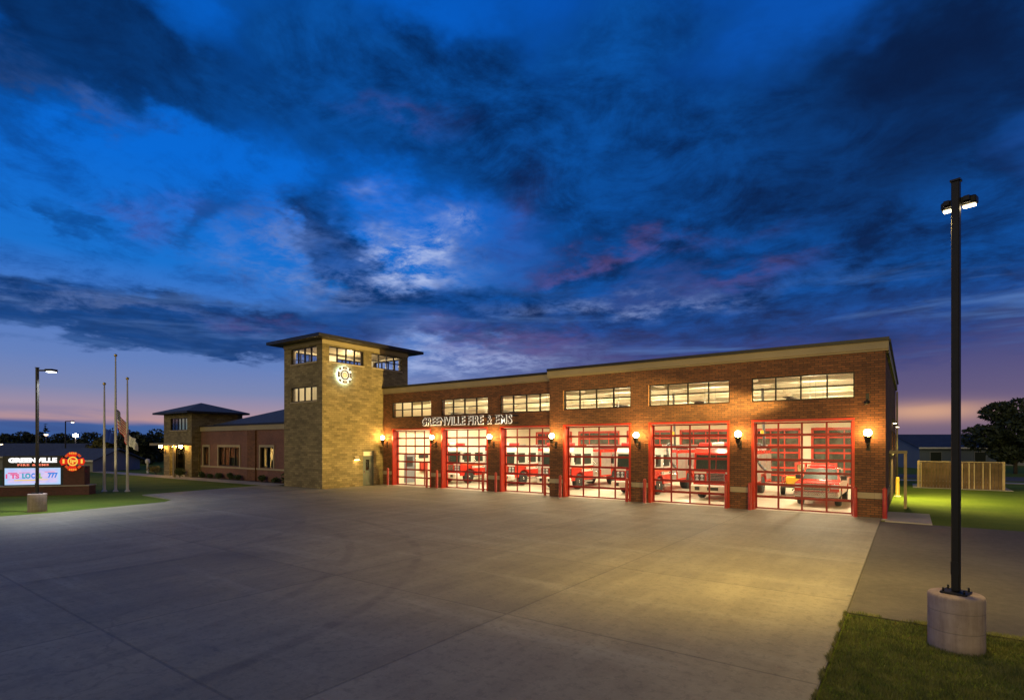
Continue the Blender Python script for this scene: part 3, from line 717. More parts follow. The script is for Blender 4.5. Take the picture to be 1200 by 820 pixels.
# ---- round maltese cross emblem on the tower
em = thing('tower_emblem', 'round halo lit maltese cross emblem high on the stone tower below its upper window', 'emblem', (XT+.02, 24.75, 8.08), R(90))
def sector(mb, r0, r1, a0, a1, y0, y1, m=0, n=5):
    pts = [(r1*math.cos(a0+(a1-a0)*i/n), r1*math.sin(a0+(a1-a0)*i/n)) for i in range(n+1)] + [(r0*math.cos(a1-(a1-a0)*i/n), r0*math.sin(a1-(a1-a0)*i/n)) for i in range(n+1)]
    mb.prism(pts, 'y', y0, y1, m)
mb = MB(); mb.lathe([(.64,-.135),(.64,-.125)], (0,0,0), 32, 0, 'y'); mb.build('halo_disc', M['emblem_back'], em)
hl = bpy.data.lights.new('emblem_lamp', 'AREA'); hl.shape = 'DISK'; hl.size = 1.2; hl.energy = 95; hl.color = (.62,1,.95); ho = bpy.data.objects.new('emblem_lamp', hl); C.objects.link(ho); ho.location = (XT+.115, 24.75, 8.08); ho.rotation_euler = (0, R(90), 0)
mb = MB()
for k in range(4):
    a = math.pi/2*k; sector(mb, .43, .60, a-.34, a+.34, -.18, -.138)
for k in range(4):
    a = math.pi/2*k+math.pi/4; sector(mb, .52, .66, a-.14, a+.14, -.18, -.138, 0, 2)
sector(mb, .27, .36, 0, math.pi, -.178, -.138, 0, 12); sector(mb, .27, .36, math.pi, 2*math.pi, -.178, -.138, 0, 12)
mb.build('cross_plate', M['letter_dark'], em)
mb = MB()
for k in range(4): a = math.pi/2*k; mb = MB(); sector(mb, .49, .535, a-.2, a+.2, -.20, -.182); mb.build('letter_bar', M['truck_white'], em)
mb = MB(); mb.lathe([(.001,-.19),(.20,-.19),(.22,-.14)], (0,0,0), 18, 0, 'y')
mb.build('badge', M['truck_white'], em)

# ---- wall sconces
def make_sconce(label):
    s = thing('wall_sconce', label, 'wall lamp', group='globe lamps along the bay piers')
    mb = MB(); mb.box(-.07, .07, .0, .04, 2.85, 3.30); mb.path([(0,0,3.0), (0,-.22,2.95), (0,-.42,3.02), (0,-.46,3.18)], .028, 8); mb.path([(0,0,3.25),(0,-.2,3.12),(0,-.44,3.12)], .016, 6); mb.build('bracket', M['metal_dark'], s)
    mb = MB(); mb.lathe([(.05,3.16),(.10,3.20),(.115,3.34),(.16,3.42),(.165,3.45)], (0,-.46,0), 14); mb.build('lamp_holder', M['metal_dark'], s)
    mb = MB(); mb.sphere((0,-.46,3.605), .150, 18); mb.build('globe', M['lamp_globe'], s)
    return s
scs = [(-32.55,YL,'lit globe lamp in the corner between the stone tower and the first bay door'), (-27.35,YL,'lit globe lamp on the brick pier under the word GREENVILLE'),
       (-22.15,YL,'lit globe lamp on the brick pier under the word FIRE'), (-17.05,YR,'lit globe lamp on the projecting brick pier right of the lettering'),
       (-11.78,YR,'lit globe lamp on the pier between the fourth and fifth bay doors'), (-6.62,YR,'lit globe lamp on the pier between the two nearest bay doors'),
       (-1.42,YR,'lit globe lamp on the outer brick corner pier of the station')]
s0 = make_sconce(scs[0][2])
for i, (x, y, l) in enumerate(scs):
    o = s0 if i == 0 else dup(s0, (0,0,0), None, l)
    o.location = (x, y-.002, 0)
for i, (x, y, z, l) in enumerate([(-60.15, PY0, -.72, 'glowing globe lamp left of the entrance porch opening'), (-57.1, PY0, -.72, 'glowing globe lamp in the middle of the entrance porch'), (-55.75, PY0, -.72, 'glowing globe lamp right of the entrance porch opening')]):
    o = dup(s0, (x, y-.01, z), None, l); o['group'] = 'globe lamps at the entrance porch'
# small shielded pack lamp beside the tower door
wp = thing('wall_pack', 'small wedge shaped wall light beside the grey tower door', 'wall lamp', (XT+.004, 25.85, 2.25), R(90))
mb = MB(); mb.prism([(0,.0),(-.06,.0),(-.22,-.22),(-.22,-.28),(0,-.28)], 'x', -.2, .2); mb.build('housing', M['fascia_tan'], wp)
mb = MB(); mb.box(-.16, .16, -.20, -.03, -.30, -.284); mb.build('lens', M['lamp_pack'], wp)
# dark flood lamp on a gooseneck above the corner sconce
fl = thing('flood_lamp', 'small dark flood lamp on the corner pier above its globe lamp', 'flood lamp', (-1.45, YR-.003, 5.0))
mb = MB(); mb.box(-.06, .06, -.03, 0, -.05, .30); mb.path([(0,-.02,.0), (0,-.25,.02), (-.02,-.46,-.10)], .025); mb.build('arm', M['metal_dark'], fl)
mb = MB(); mb.tube((.10,-.47,-.10), (-.10,-.49,-.16), .06, .10, 12); mb.build('lamp_head', M['metal_dark'], fl)
FLOOD = (-1.60, YR-.50, 4.82)
# ---- hall lights
def lamp(name, kind, loc, energy, col, rot=(0,0,0), **kw):
    l = bpy.data.lights.new(name, kind); l.energy = energy; l.color = col
    for k, v in kw.items(): setattr(l, k, v)
    o = bpy.data.objects.new(name, l); C.objects.link(o); o.location = loc; o.rotation_euler = rot; return o
fd = Vector((-33.0, 25.2, 5.8))-Vector(FLOOD)
lamp('flood', 'SPOT', FLOOD, 56000, (1,.70,.20), fd.to_track_quat('-Z', 'Y').to_euler(), spot_size=R(27), spot_blend=.7, shadow_soft_size=.08)
n = 0; f0 = None
for a, b, y in DOORS:
    for yy in (31.9, 37.0, 43.0):
        x = (a+b)/2
        if f0 is None:
            f0 = thing('hall_light', 'long pendant strip light inside the bay hall', 'ceiling light', (0,0,0), 0, 'strip lights in the bay hall')
            mb = MB(); mb.prism([(-.22,0),(.22,0),(.12,.12),(-.12,.12)], 'y', -1.3, 1.3); mb.build('housing', M['door_white'], f0)
            mb = MB(); mb.box(-.19, .19, -1.27, 1.27, -.03, -.004); mb.build('diffuser', M['bay_lamp'], f0)
            mb = MB(); mb.tube((0,-1.0,.12), (0,-1.0,1.68), .008, .008, 5); mb.tube((0,1.0,.12), (0,1.0,1.68), .008, .008, 5); mb.build('hanger', M['steel_dark'], f0)
            o = f0
        else: o = dup(f0, (0,0,0))
        o.location = (x, yy, 5.25)
        lamp('hall_lamp', 'AREA', (x, yy, 5.20), 410, (1,.84,.53), (0,0,0), shape='RECTANGLE', size=.4, size_y=2.5)
        lamp('hall_uplight', 'AREA', (x, yy, 5.39), 240, (1,.86,.52), (R(180),0,0), shape='RECTANGLE', size=.2, size_y=2.4)
lamp('tower_lamp', 'POINT', (-35.3, 27.0, 9.3), 230, (1,.84,.55), shadow_soft_size=.2)
lamp('tower_lamp', 'POINT', (-35.3, 24.3, 7.9), 75, (1,.84,.55), shadow_soft_size=.2)
lamp('office_lamp', 'AREA', (-49.5, 28.0, 2.9), 320, (1,.70,.32), (0,0,0), size=.6)
lamp('office_lamp', 'AREA', (-53.0, 27.0, 2.9), 60, (1,.62,.34), (0,0,0), size=.5)
lamp('porch_lamp', 'POINT', (-57.6, 24.9, 2.75), 40, (1,.72,.20), shadow_soft_size=.1)
lamp('porch_lamp', 'POINT', (-57.6, 27.0, 2.5), 8, (.8,1,.5), shadow_soft_size=.1)

# hall light labels, one per fixture
ORD = ['leftmost', 'second', 'third', 'fourth', 'fifth', 'rightmost']; ROW = ['just inside the door', 'halfway back', 'far at the back']
_hl = [o for o in C.objects if o.name.startswith('hall_light')]
for i, o in enumerate(_hl): o['label'] = 'long strip light hanging in the %s bay, %s' % (ORD[i//3], ROW[i % 3])

# ------------------------------------------------------------------ vehicles
def wheel(par, x, y, r, w, side, rim='chrome'):
    mb = MB(); s = side
    mb.lathe([(r*.62,-w/2),(r*.92,-w/2),(r,-w/2+.05),(r,w/2-.05),(r*.92,w/2),(r*.62,w/2)], (x-s*w/2, y, r), 20, 0, 'x')
    wl = mb.build('wheel', M['rubber'], par)
    mb = MB(); xo = x+s*.005
    prof = [(.001, 0), (r*.18, 0), (r*.22, -.05), (r*.45, -.06), (r*.60, -.01), (r*.64, -.02)]
    mb.lathe([(a, s*(b)) for a, b in prof], (xo, y, r), 18, 0, 'x'); mb.build('rim', M[rim], wl); return wl

def mirrors(par, y, z, hw):
    for s in (-1, 1):
        mb = MB(); mb.path([(s*hw, y, z+.25), (s*(hw+.22), y-.12, z+.25), (s*(hw+.22), y-.12, z-.1)], .02, 6); mb.box(s*(hw+.14), s*(hw+.32), y-.16, y-.10, z-.30, z+.15); mb.build('mirror', M['black_plastic'], par)

def fire_engine(label, loc, low='truck_red', high='truck_red', roof='truck_white', stripe='truck_white', L=9.2, ladder=True):
    t = thing('fire_engine', label, 'fire engine', loc, 0, 'emergency vehicles parked in the bays'); hw = 1.24
    zc = 1.60
    mb = MB(); mb.prism([(0,.62),(0,1.45),(.02,zc),(3.05,zc),(3.05,.62),(1.75,.62),(1.68,.95),(1.4,1.15),(1.05,1.18),(.75,1.1),(.5,.9),(.44,.62)], 'x', -hw, hw); cab = mb.build('cab', M[low], t)
    mb = MB(); mb.prism([(.02,zc+.002),(.16,2.62),(.34,2.86),(3.05,2.86),(3.05,zc+.002)], 'x', -hw+.01, hw-.01); mb.build('upper_cab', M[high], cab)
    mb = MB(); mb.prism([(.30,2.865),(.36,2.98),(2.9,2.98),(3.03,2.865)], 'x', -hw+.06, hw-.06); mb.build('roof', M[roof], cab)
    mb = MB(); mb.prism([(.02,1.66),(.125,2.50),(.105,2.50),(-.005,1.66)], 'x', -1.10, -.02); mb.prism([(.02,1.66),(.125,2.50),(.105,2.50),(-.005,1.66)], 'x', .02, 1.10); mb.build('windshield', M['black_plastic'] if 0 else M['glass_cab'], t)
    for s in (-1, 1):
        for (a, b) in ((.42, 1.25), (1.75, 2.75)):
            mb = MB(); mb.box(s*(hw-.012), s*(hw+.008), a, b, 1.72, 2.45); mb.build('side_window', M['glass_cab'], t)
        for (a, b) in ((.36, 1.40), (1.66, 2.90)):
            mb = MB(); mb.box(s*(hw-.01), s*(hw+.004), a, a+.02, 1.16, zc-.02); mb.box(s*(hw-.01), s*(hw+.004), b, b+.02, .7, zc-.02); mb.box(s*hw, s*(hw+.05), b-.2, b-.08, 1.30, 1.36); mb.build('door_seam', M['steel_dark'], t)
    mb = MB(); mb.box(-.50, .50, -.03, .0, .92, 1.50); g = mb.build('grille', M['chrome'], t)
    mb = MB(); [mb.box(-.44, .44, -.04, -.031, .97+k*.085, 1.02+k*.085) for k in range(6)]; mb.build('slats', M['steel_dark'], g)
    for s in (-1, 1):
        mb = MB(); mb.box(s*.60, s*1.18, -.025, 0, .98, 1.42); h = mb.build('headlight', M['bezel'], t)
        mb = MB(); [mb.lathe([(.001,-.04),(.075,-.035),(.09,-.026)], (s*(.75+.28*k), 0, z), 12, 0, 'y') for k in (0,1) for z in (1.10, 1.31)]; mb.build('lens', M['headlamp'], h)
    mb = MB(); mb.bbox(-1.26, 1.26, -.60, -.06, .46, .84, .06); bu = mb.build('bumper', M['truck_white'] if stripe == 'truck_white' else M['chrome'], t)
    mb = MB(); mb.box(-.98, -.72, -.615, -.601, .55, .75); mb.box(.72, .98, -.615, -.601, .55, .75); mb.box(-.3, .3, -.615, -.601, .56, .74); mb.build('siren', M['steel_dark'], bu)
    mb = MB(); mb.bbox(-1.05, 1.05, .45, .80, 3.0, 3.20, .03); lb = mb.build('light_bar', M['beacon_red'], t)
    mb = MB(); mb.bbox(-.36, .36, .445, .805, 3.005, 3.206, .03); mb.build('clear_lens', M['truck_white'], lb)
    mirrors(t, .2, 2.2, hw)
    # pump panel and body
    mb = MB(); mb.box(-hw+.03, hw-.03, 3.15, 4.15, .62, 2.55); pp = mb.build('pump_panel', M['shutter'], t)
    mb = MB()
    for s in (-1, 1):
        for k in range(3): mb.lathe([(.09, 0), (.09, s*.08), (.001, s*.085)], (s*(hw-.03), 3.4+k*.25, 1.1), 10, 0, 'x')
        for k in range(4): mb.lathe([(.07, 0), (.07, s*.02), (.001, s*.025)], (s*(hw-.03), 3.32+k*.22, 1.75), 10, 0, 'x')
    mb.build('valve', M['chrome'], pp)
    rr = L-2.4
    mb = MB(); mb.prism([(4.2,.70),(4.2,2.72),(L,2.72),(L,.70),(rr+.75,.70),(rr+.66,1.0),(rr+.4,1.2),(rr,1.26),(rr-.4,1.2),(rr-.66,1.0),(rr-.75,.70)], 'x', -hw, hw); bd = mb.build('body', M[low], t)
    for s in (-1, 1):
        for (a, b, z0) in ((4.35, rr-.85, .82), (rr-.75, rr+.75, 1.42), (rr+.85, L-.15, .82)):
            mb = MB(); mb.box(s*(hw-.02), s*(hw+.012), a, b, z0, 2.5)
            n = int((2.5-z0)/.09)
            for k in range(n): mb.box(s*(hw+.0125), s*(hw+.018), a+.02, b-.02, z0+k*.09+.01, z0+k*.09+.075)
            mb.build('shutter', M['shutter'], t)
    mb = MB()
    for s in (-1, 1): mb.box(s*(hw-.01), s*(hw+.006), 1.42, 3.04, 1.20, 1.38); mb.box(s*(hw-.01), s*(hw+.0155), 4.22, L, 1.27, 1.40)
    mb.box(-1.2, -.52, -.012, -.001, 1.46, 1.56); mb.box(.52, 1.2, -.012, -.001, 1.46, 1.56)
    mb.build('stripe', M[stripe], t)
    for s in (-1, 1):
        mb = MB(); mb.prism([(.1,1.50),(1.2,1.46),(2.2,1.34),(3.04,1.40),(3.04,1.52),(2.2,1.46),(1.2,1.58),(.1,1.585)], 'x', s*(hw+.002), s*(hw+.010)); mb.build('wave_stripe', M['truck_orange'], t)
        for yy in (1.58, 3.0):
            mb = MB(); mb.path([(s*hw, yy, 1.25), (s*(hw+.06), yy, 1.27), (s*(hw+.06), yy, 2.05), (s*hw, yy, 2.07)], .018, 6); mb.build('grab_rail', M['chrome'], t)
        mb = MB(); mb.box(s*(hw-.25), s*(hw+.05), 1.78, 2.9, .46, .56); mb.build('cab_step', M['shutter'], t)
        mb = MB(); mb.box(s*(hw+.0125), s*(hw+.03), 3.3, 4.0, 2.60, 2.68); [mb.box(s*(hw+.001), s*(hw+.022), 4.6+k*1.6, 4.8+k*1.6, 2.58, 2.68) for k in range(3)]; mb.build('marker_lamp', M['beacon_red'], t)
    if ladder:
        mb = MB()
        for x in (.55, .95): mb.box(x-.03, x+.03, 3.4, L+.2, 2.95, 3.07)
        for k in range(16): mb.tube((.58, 3.6+k*.36, 3.01), (.92, 3.6+k*.36, 3.01), .018, .018, 6)
        mb.box(.5, 1.0, 4.5, 4.6, 2.72, 2.95); mb.box(.5, 1.0, L-.5, L-.4, 2.72, 2.95); mb.build('ladder', M['shutter'], t)
        mb = MB(); mb.box(-1.0, .3, 4.3, L-.1, 2.721, 2.95); mb.build('hose_bed', M['hose_grey'], t)
    for s in (-1, 1): wheel(t, s*(hw-.01), 1.1, .53, .32, s); wheel(t, s*(hw-.01), rr, .53, .55, s)
    return t

m_, t_, b_ = mat('glass_cab'); b_.inputs['Base Color'].default_value = (.025,.035,.03,1); b_.inputs['Roughness'].default_value = .35; b_.inputs['Specular IOR Level'].default_value = .15

def pickup(label, loc):
    t = thing('pickup_truck', label, 'pickup truck', loc, 0, 'emergency vehicles parked in the bays'); hw = .98
    mb = MB(); mb.prism([(.0,.55),(-.04,.95),(.04,1.18),(1.35,1.26),(3.55,1.28),(5.6,1.26),(5.6,.55),(4.85,.55),(4.75,.85),(4.4,1.0),(4.05,.85),(3.95,.55),(1.5,.55),(1.4,.85),(1.05,1.0),(.7,.85),(.6,.55)], 'x', -hw, hw); b = mb.build('body', M['truck_red'], t)
    mb = MB(); vs = [(-.90,1.25,1.262),(.90,1.25,1.262),(.76,1.95,1.86),(-.76,1.95,1.86),(-.90,3.6,1.28),(.90,3.6,1.28),(.76,3.35,1.86),(-.76,3.35,1.86)]
    mb.add(vs, [(0,1,2,3),(1,5,6,2),(5,4,7,6),(4,0,3,7),(3,2,6,7)]); mb.build('cabin', M['truck_red'], b)
    mb = MB(); mb.add([(-.80,1.295,1.31),(.80,1.295,1.31),(.70,1.90,1.82),(-.70,1.90,1.82),(-.80,1.275,1.31),(.80,1.275,1.31),(.70,1.88,1.83),(-.70,1.88,1.83)], [(4,5,6,7),(0,1,5,4),(1,2,6,5),(2,3,7,6),(3,0,4,7)]); mb.build('windshield', M['glass_cab'], t)
    for s in (-1, 1):
        mb = MB(); mb.prism([(1.6,1.34),(2.05,1.78),(3.25,1.78),(3.4,1.34)], 'x', s*.82, s*.875); mb.build('side_window', M['glass_cab'], t)
        mb = MB(); mb.box(s*.62, s*.96, -.06, .02, .92, 1.12); mb.build('headlight', M['headlamp'], t)
        mb = MB(); mb.box(s*.92, s*1.17, 1.5, 1.62, 1.28, 1.50); mb.build('mirror', M['black_plastic'], t)
    mb = MB(); mb.box(-.58, .58, -.07, -.01, .80, 1.14); g = mb.build('grille', M['chrome'], t)
    mb = MB(); [mb.box(-.54, .54, -.078, -.071, .84+k*.1, .90+k*.1) for k in range(3)]; mb.build('slats', M['steel_dark'], g)
    mb = MB(); mb.bbox(-1.0, 1.0, -.28, .0, .50, .78, .05); mb.build('bumper', M['chrome'], t)
    mb = MB(); mb.box(-.95, .95, -.2, .1, .32, .499); mb.build('valance', M['black_plastic'], t)
    mb = MB(); mb.bbox(-.6, .6, 2.3, 2.6, 1.865, 1.98, .02); mb.build('light_bar', M['beacon_red'], t)
    for s in (-1, 1): wheel(t, s*.98, 1.05, .40, .27, s); wheel(t, s*.98, 4.4, .40, .27, s)
    return t

fire_engine('fire engine with white upper cab in the leftmost bay', (-29.6, 32.2, .005), high='truck_white')
fire_engine('fire engine with white upper cab in the second bay', (-24.9, 33.0, .005), high='truck_white')
fire_engine('fire engine in the third bay, mostly behind the projecting pier', (-19.7, 32.3, .005), high='truck_white')
fire_engine('fire engine showing its front corner in the fourth bay', (-13.75, 31.7, .005), high='truck_white')
fire_engine('red fire engine with white bumper in the fifth bay', (-8.75, 31.4, .005), L=8.6)
pickup('red pickup truck parked behind the rightmost bay door', (-3.75, 31.0, .005))

# gear racks and shelves
def gear_rack(loc, label, rz=0.0):
    t = thing('gear_rack', label, 'rack', loc, rz, 'red steel racks of gear in the bays')
    mb = MB(); w, h, d = 2.6, 1.75, .6
    for i in range(5): x = -w/2+i*w/4; mb.box(x-.05, x+.05, 0, .10, 0, h); mb.box(x-.05, x+.05, d-.1, d, 0, h)
    for z in (.25, .95, h-.12): mb.box(-w/2, w/2, -.01, .0-.001, z, z+.12); mb.box(-w/2, w/2, .1, d-.1, z+.02, z+.08)
    mb.build('frame', M['shelf_red'], t)
    rnd = random.Random(len(label))
    mbs = [MB(), MB(), MB()]
    for z in (.33, 1.03):
        x = -w/2+.1
        while x < w/2-.35:
            ww = rnd.uniform(.18, .42); mbs[rnd.randrange(3)].bbox(x, min(x+ww, w/2-.08), .12, d-.12, z, z+rnd.uniform(.35, .60), .04); x += ww+rnd.uniform(.02, .1)
    for mbx, nm, mm in zip(mbs, ('turnout_gear', 'dark_gear', 'crate'), ('gear_tan', 'gear_black', 'box_brown')): mbx.build(nm, M[mm], t)
gear_rack((-5.6, 45.6, .005), 'low red rack of turnout gear at the back of the rightmost bay')
gear_rack((-10.6, 46.2, .005), 'low red rack of gear behind the fire engine of the fifth bay')
gear_rack((-15.6, 46.2, .005), 'low red rack of gear at the back of the fourth bay')
def cabinet(loc, label, w, h, d, m):
    t = thing('storage_cabinet', label, 'cabinet', loc, 0, 'cabinets in the leftmost bay')
    mb = MB(); mb.bbox(-w/2, w/2, 0, d, .08, h, .02); mb.box(-w/2+.05, w/2-.05, .05, d-.05, 0, .079); mb.build('carcass', M[m], t)
    for s in (-1, 1):
        mb = MB(); mb.box(min(s*.02, s*(w/2-.03)), max(s*.02, s*(w/2-.03)), -.02, -.002, .14, h-.06); dd = mb.build('door', M[m], t)
        mb = MB(); mb.box(s*.06-.015, s*.06+.015, -.05, -.021, h*.45, h*.58); mb.build('handle', M['chrome'], dd)
cabinet((-31.6, 40.5, .005), 'tall black cabinet against the left wall of the bay hall', 1.2, 2.1, .6, 'cabinet_black')
cabinet((-31.6, 43.5, .005), 'pale steel cabinet beyond the black one in the bay hall', 1.2, 2.0, .6, 'siding')
t = thing('equipment_trailer', 'small trailer of yellow and grey equipment left of the red pickup', 'trailer', (-5.5, 37.2, .005))
mb = MB(); mb.box(-.75, .75, -.9, .9, .50, .58); mb.tube((0,-.9,.54), (0,-1.9,.45), .04, .04, 8); mb.build('bed', M['steel_dark'], t)
for s in (-1, 1): wheel(t, s*.92, 0, .34, .2, s)
mb = MB()
for x in (-.72, .72):
    for z in (.85, 1.12): mb.box(x-.02, x+.02, -.88, .88, z, z+.05)
    for y in (-.86, 0, .86): mb.box(x-.025, x+.025, y-.025, y+.025, .581, 1.17)
mb.build('side_rail', M['shelf_red'], t)
mb = MB(); mb.bbox(-.55, .1, -.75, -.1, .582, 1.15, .06); mb.build('generator', M['yellow_paint'], t)
mb = MB(); mb.lathe([(.22,0),(.22,.5),(.16,.56),(.001,.57)], (.35,.2,.582), 14); mb.build('drum', M['hose_grey'], t)
mb = MB(); mb.bbox(-.5, .0, .15, .75, .582, .98, .04); mb.build('crate', M['yellow_paint'], t)
# exhaust hoses hanging from the ceiling
for x, l in ((-1.95, 'dark exhaust hose looped beside the red pickup'), (-6.75, 'dark exhaust hose looped beside the fire engine of the fifth bay'), (-11.9, 'dark exhaust hose hanging in the fourth bay')):
    t = thing('exhaust_hose', l, 'hose', (x, 33.5, 0), 0, 'exhaust hoses hanging in the bays')
    mb = MB(); pts = [(0, 0, 6.28)] + [(.45*math.sin(a)*.9, 0, 2.4-.75*math.cos(a-.6)) for a in [2.9+.35*k for k in range(12)]]
    mb.path(pts[:1]+pts[1:], .075, 8); mb.build('hose', M['hose_grey'], t)
    mb = MB(); mb.lathe([(.11,0),(.11,.3)], (0,0,3.6), 10); mb.build('collar', M['yellow_paint'], t)

# ------------------------------------------------------------------ ground
def sheet(name, pts, z, m, th=.03, kind='structure'):
    mb = MB(); mb.prism(pts, 'z', z-th, z); o = mb.build(name, M[m]); o['kind'] = kind; return o
mb = MB(); mb.add([(-1500,-1500,-.05),(1500,-1500,-.05),(1500,1500,-.05),(-1500,1500,-.05)], [(0,1,2,3)]); g = mb.build('ground', M['lawn']); g['kind'] = 'structure'
AP = [(-.95,-30),(-.95,27.3),(-.70,27.35),(-.70,28.1),(-17.4,28.1),(-17.4,28.6),(-32.98,28.6),(-32.98,22.98),(-38.9,22.98),(-39.6,22.2),(-38.3,13.9),(-33.6,13.7),(-32.6,12.9),(-31.6,8.0),(-31.9,5.0),(-34,-30)]
sheet('apron', AP[::-1][::-1], 0.0, 'apron_concrete', .12)
sheet('driveway', [(-.946,12.0),(40,11.4),(40,26.4),(1.0,26.8),(-.946,26.8)], -.02, 'asphalt')
sheet('side_path', [(-.80,26.9),(.72,26.75),(.72,30.6),(-.80,30.6)], .02, 'walk_concrete', .07)
sheet('entrance_path', [(-38.95,22.6),(-38.95,24.3),(-54.5,24.0),(-54.5,23.85),(-60.6,23.85),(-75,23.6),(-75,22.0),(-54,22.2)], .0, 'walk_concrete')
sheet('porch_floor', [(-60.2,23.86),(-54.9,23.86),(-54.9,25.8),(-60.2,25.8)], .02, 'walk_concrete')
sheet('road', [(-40,62.5),(120,62.5),(120,70.5),(-40,70.5)], -.02, 'asphalt')
sheet('pavement', [(-40,58.2),(120,58.2),(120,59.8),(-40,59.8)], .0, 'walk_concrete')
sheet('planting_bed', [(-54.4,24.31),(-38.4,24.31),(-38.4,24.74),(-54.4,24.74)], -.01, 'bark')
sheet('dumpster_pad', [(.2,49.0),(5.6,49.0),(5.6,53.5),(.2,53.5)], .0, 'walk_concrete')
# mown grass blades on the near verge
def grass(name, label_kind, regions, n, seed):
    rnd = random.Random(seed); v = []; f = []
    for (x0, x1, y0, y1, k) in regions:
        for _ in range(int(n*k)):
            x, y = rnd.uniform(x0, x1), rnd.uniform(y0, y1)
            if not (y < 12.0-(x+.95)*.012-.02): continue
            cl = .5+.25*math.sin(x*5.1+1.7*math.sin(y*3.3))+.25*math.sin(y*6.3+2*math.sin(x*2.7)); h = rnd.uniform(.025, .05)+.04*cl*rnd.random(); a = rnd.uniform(0, 6.283); w = rnd.uniform(.003, .0055); l = rnd.uniform(.0, .045); b = rnd.uniform(0, 6.283)
            dx, dy = math.cos(a)*w, math.sin(a)*w; i = len(v)
            v += [(x-dx, y-dy, -.05), (x+dx, y+dy, -.05), (x+math.cos(b)*l, y+math.sin(b)*l, -.05+h)]; f.append((i, i+1, i+2))
    for _ in range(9000):                     # ragged growth over the slab and asphalt edges
        if rnd.random() < .6: x, y = -.95+rnd.uniform(-.012, .02), rnd.uniform(6.4, 12.0); b = math.pi+rnd.uniform(-.9, .9)
        else: x = rnd.uniform(-.9, 4.6); y = 12.0-(x+.95)*.0147+rnd.uniform(-.03, .012); b = math.pi/2+rnd.uniform(-.9, .9)
        q = min(1, max(0, .5+1.1*mnoise.noise(Vector((x*2.3, y*2.3, 1)))+.5*mnoise.noise(Vector((x*9, y*9, 4)))));
        if rnd.random() > q: continue
        h = rnd.uniform(.03, .07); l = rnd.uniform(.02, .10)*q; i = len(v); w = .004
        v += [(x-w*math.sin(b), y+w*math.cos(b), -.02), (x+w*math.sin(b), y-w*math.cos(b), -.02), (x+math.cos(b)*l, y+math.sin(b)*l, h*.7)]; f.append((i, i+1, i+2))
    me = bpy.data.meshes.new(name); me.from_pydata(v, [], f); me.materials.append(M['grass_blade']); o = bpy.data.objects.new(name, me); C.objects.link(o); o['kind'] = 'stuff'
    return o
grass('grass', None, [(-.92, 3.2, 6.6, 9.3, .5), (-.92, 4.2, 9.3, 12.0, .5)], 110000, 3)

# bollards
bx = []
def make_bollard(label):
    t = thing('bollard', label, 'bollard', (0,0,0), 0, 'red bollards at the bay doors')
    mb = MB(); mb.lathe([(.085,0),(.085,1.22),(.078,1.27),(.055,1.305),(.001,1.32)], (0,0,0), 14); mb.build('post', M['bollard_red'], t)
    mb = MB(); mb.lathe([(.12,0),(.12,.02),(.086,.035)], (0,0,0), 14); mb.build('collar', M['kerb'], t); return t
sp = [(454.5, YL-.55, 'in the corner beside the stone tower'), (500, YL-.55, 'right of the leftmost bay door'), (512, YL-.55, 'left of the second bay door'), (566, YL-.55, 'right of the second bay door'),
      (581, YL-.55, 'left of the third bay door'), (638.5, YL-.55, 'right of the third bay door'), (656.5, YR-.55, 'left of the fourth bay door'), (734.5, YR-.55, 'right of the fourth bay door'),
      (755.5, YR-.55, 'left of the fifth bay door'), (851, YR-.55, 'right of the fifth bay door'), (878.7, YR-.55, 'left of the rightmost bay door'), (1002, YR-.55, 'right of the rightmost bay door'), (1037, YR-.45, 'outside the right brick corner of the station')]
b0 = None
for px, y, l in sp:
    lab = 'red steel bollard ' + l
    if b0 is None: b0 = o = make_bollard(lab)
    else: o = dup(b0, (0,0,0), None, lab)
    o.location = (xat(px, y), y, 0)
yb = thing('bollard', 'yellow bollard beside the east wall of the station', 'bollard', (-.58, 40.5, -.05))
mb = MB(); mb.lathe([(.10,0),(.10,1.10),(.09,1.15),(.06,1.18),(.001,1.19)], (0,0,0), 14); mb.build('post', M['yellow_dull'], yb)
mb = MB(); mb.lathe([(.17,0),(.17,.06),(.131,.07)], (0,0,0), 14); mb.build('collar', M['kerb'], yb)

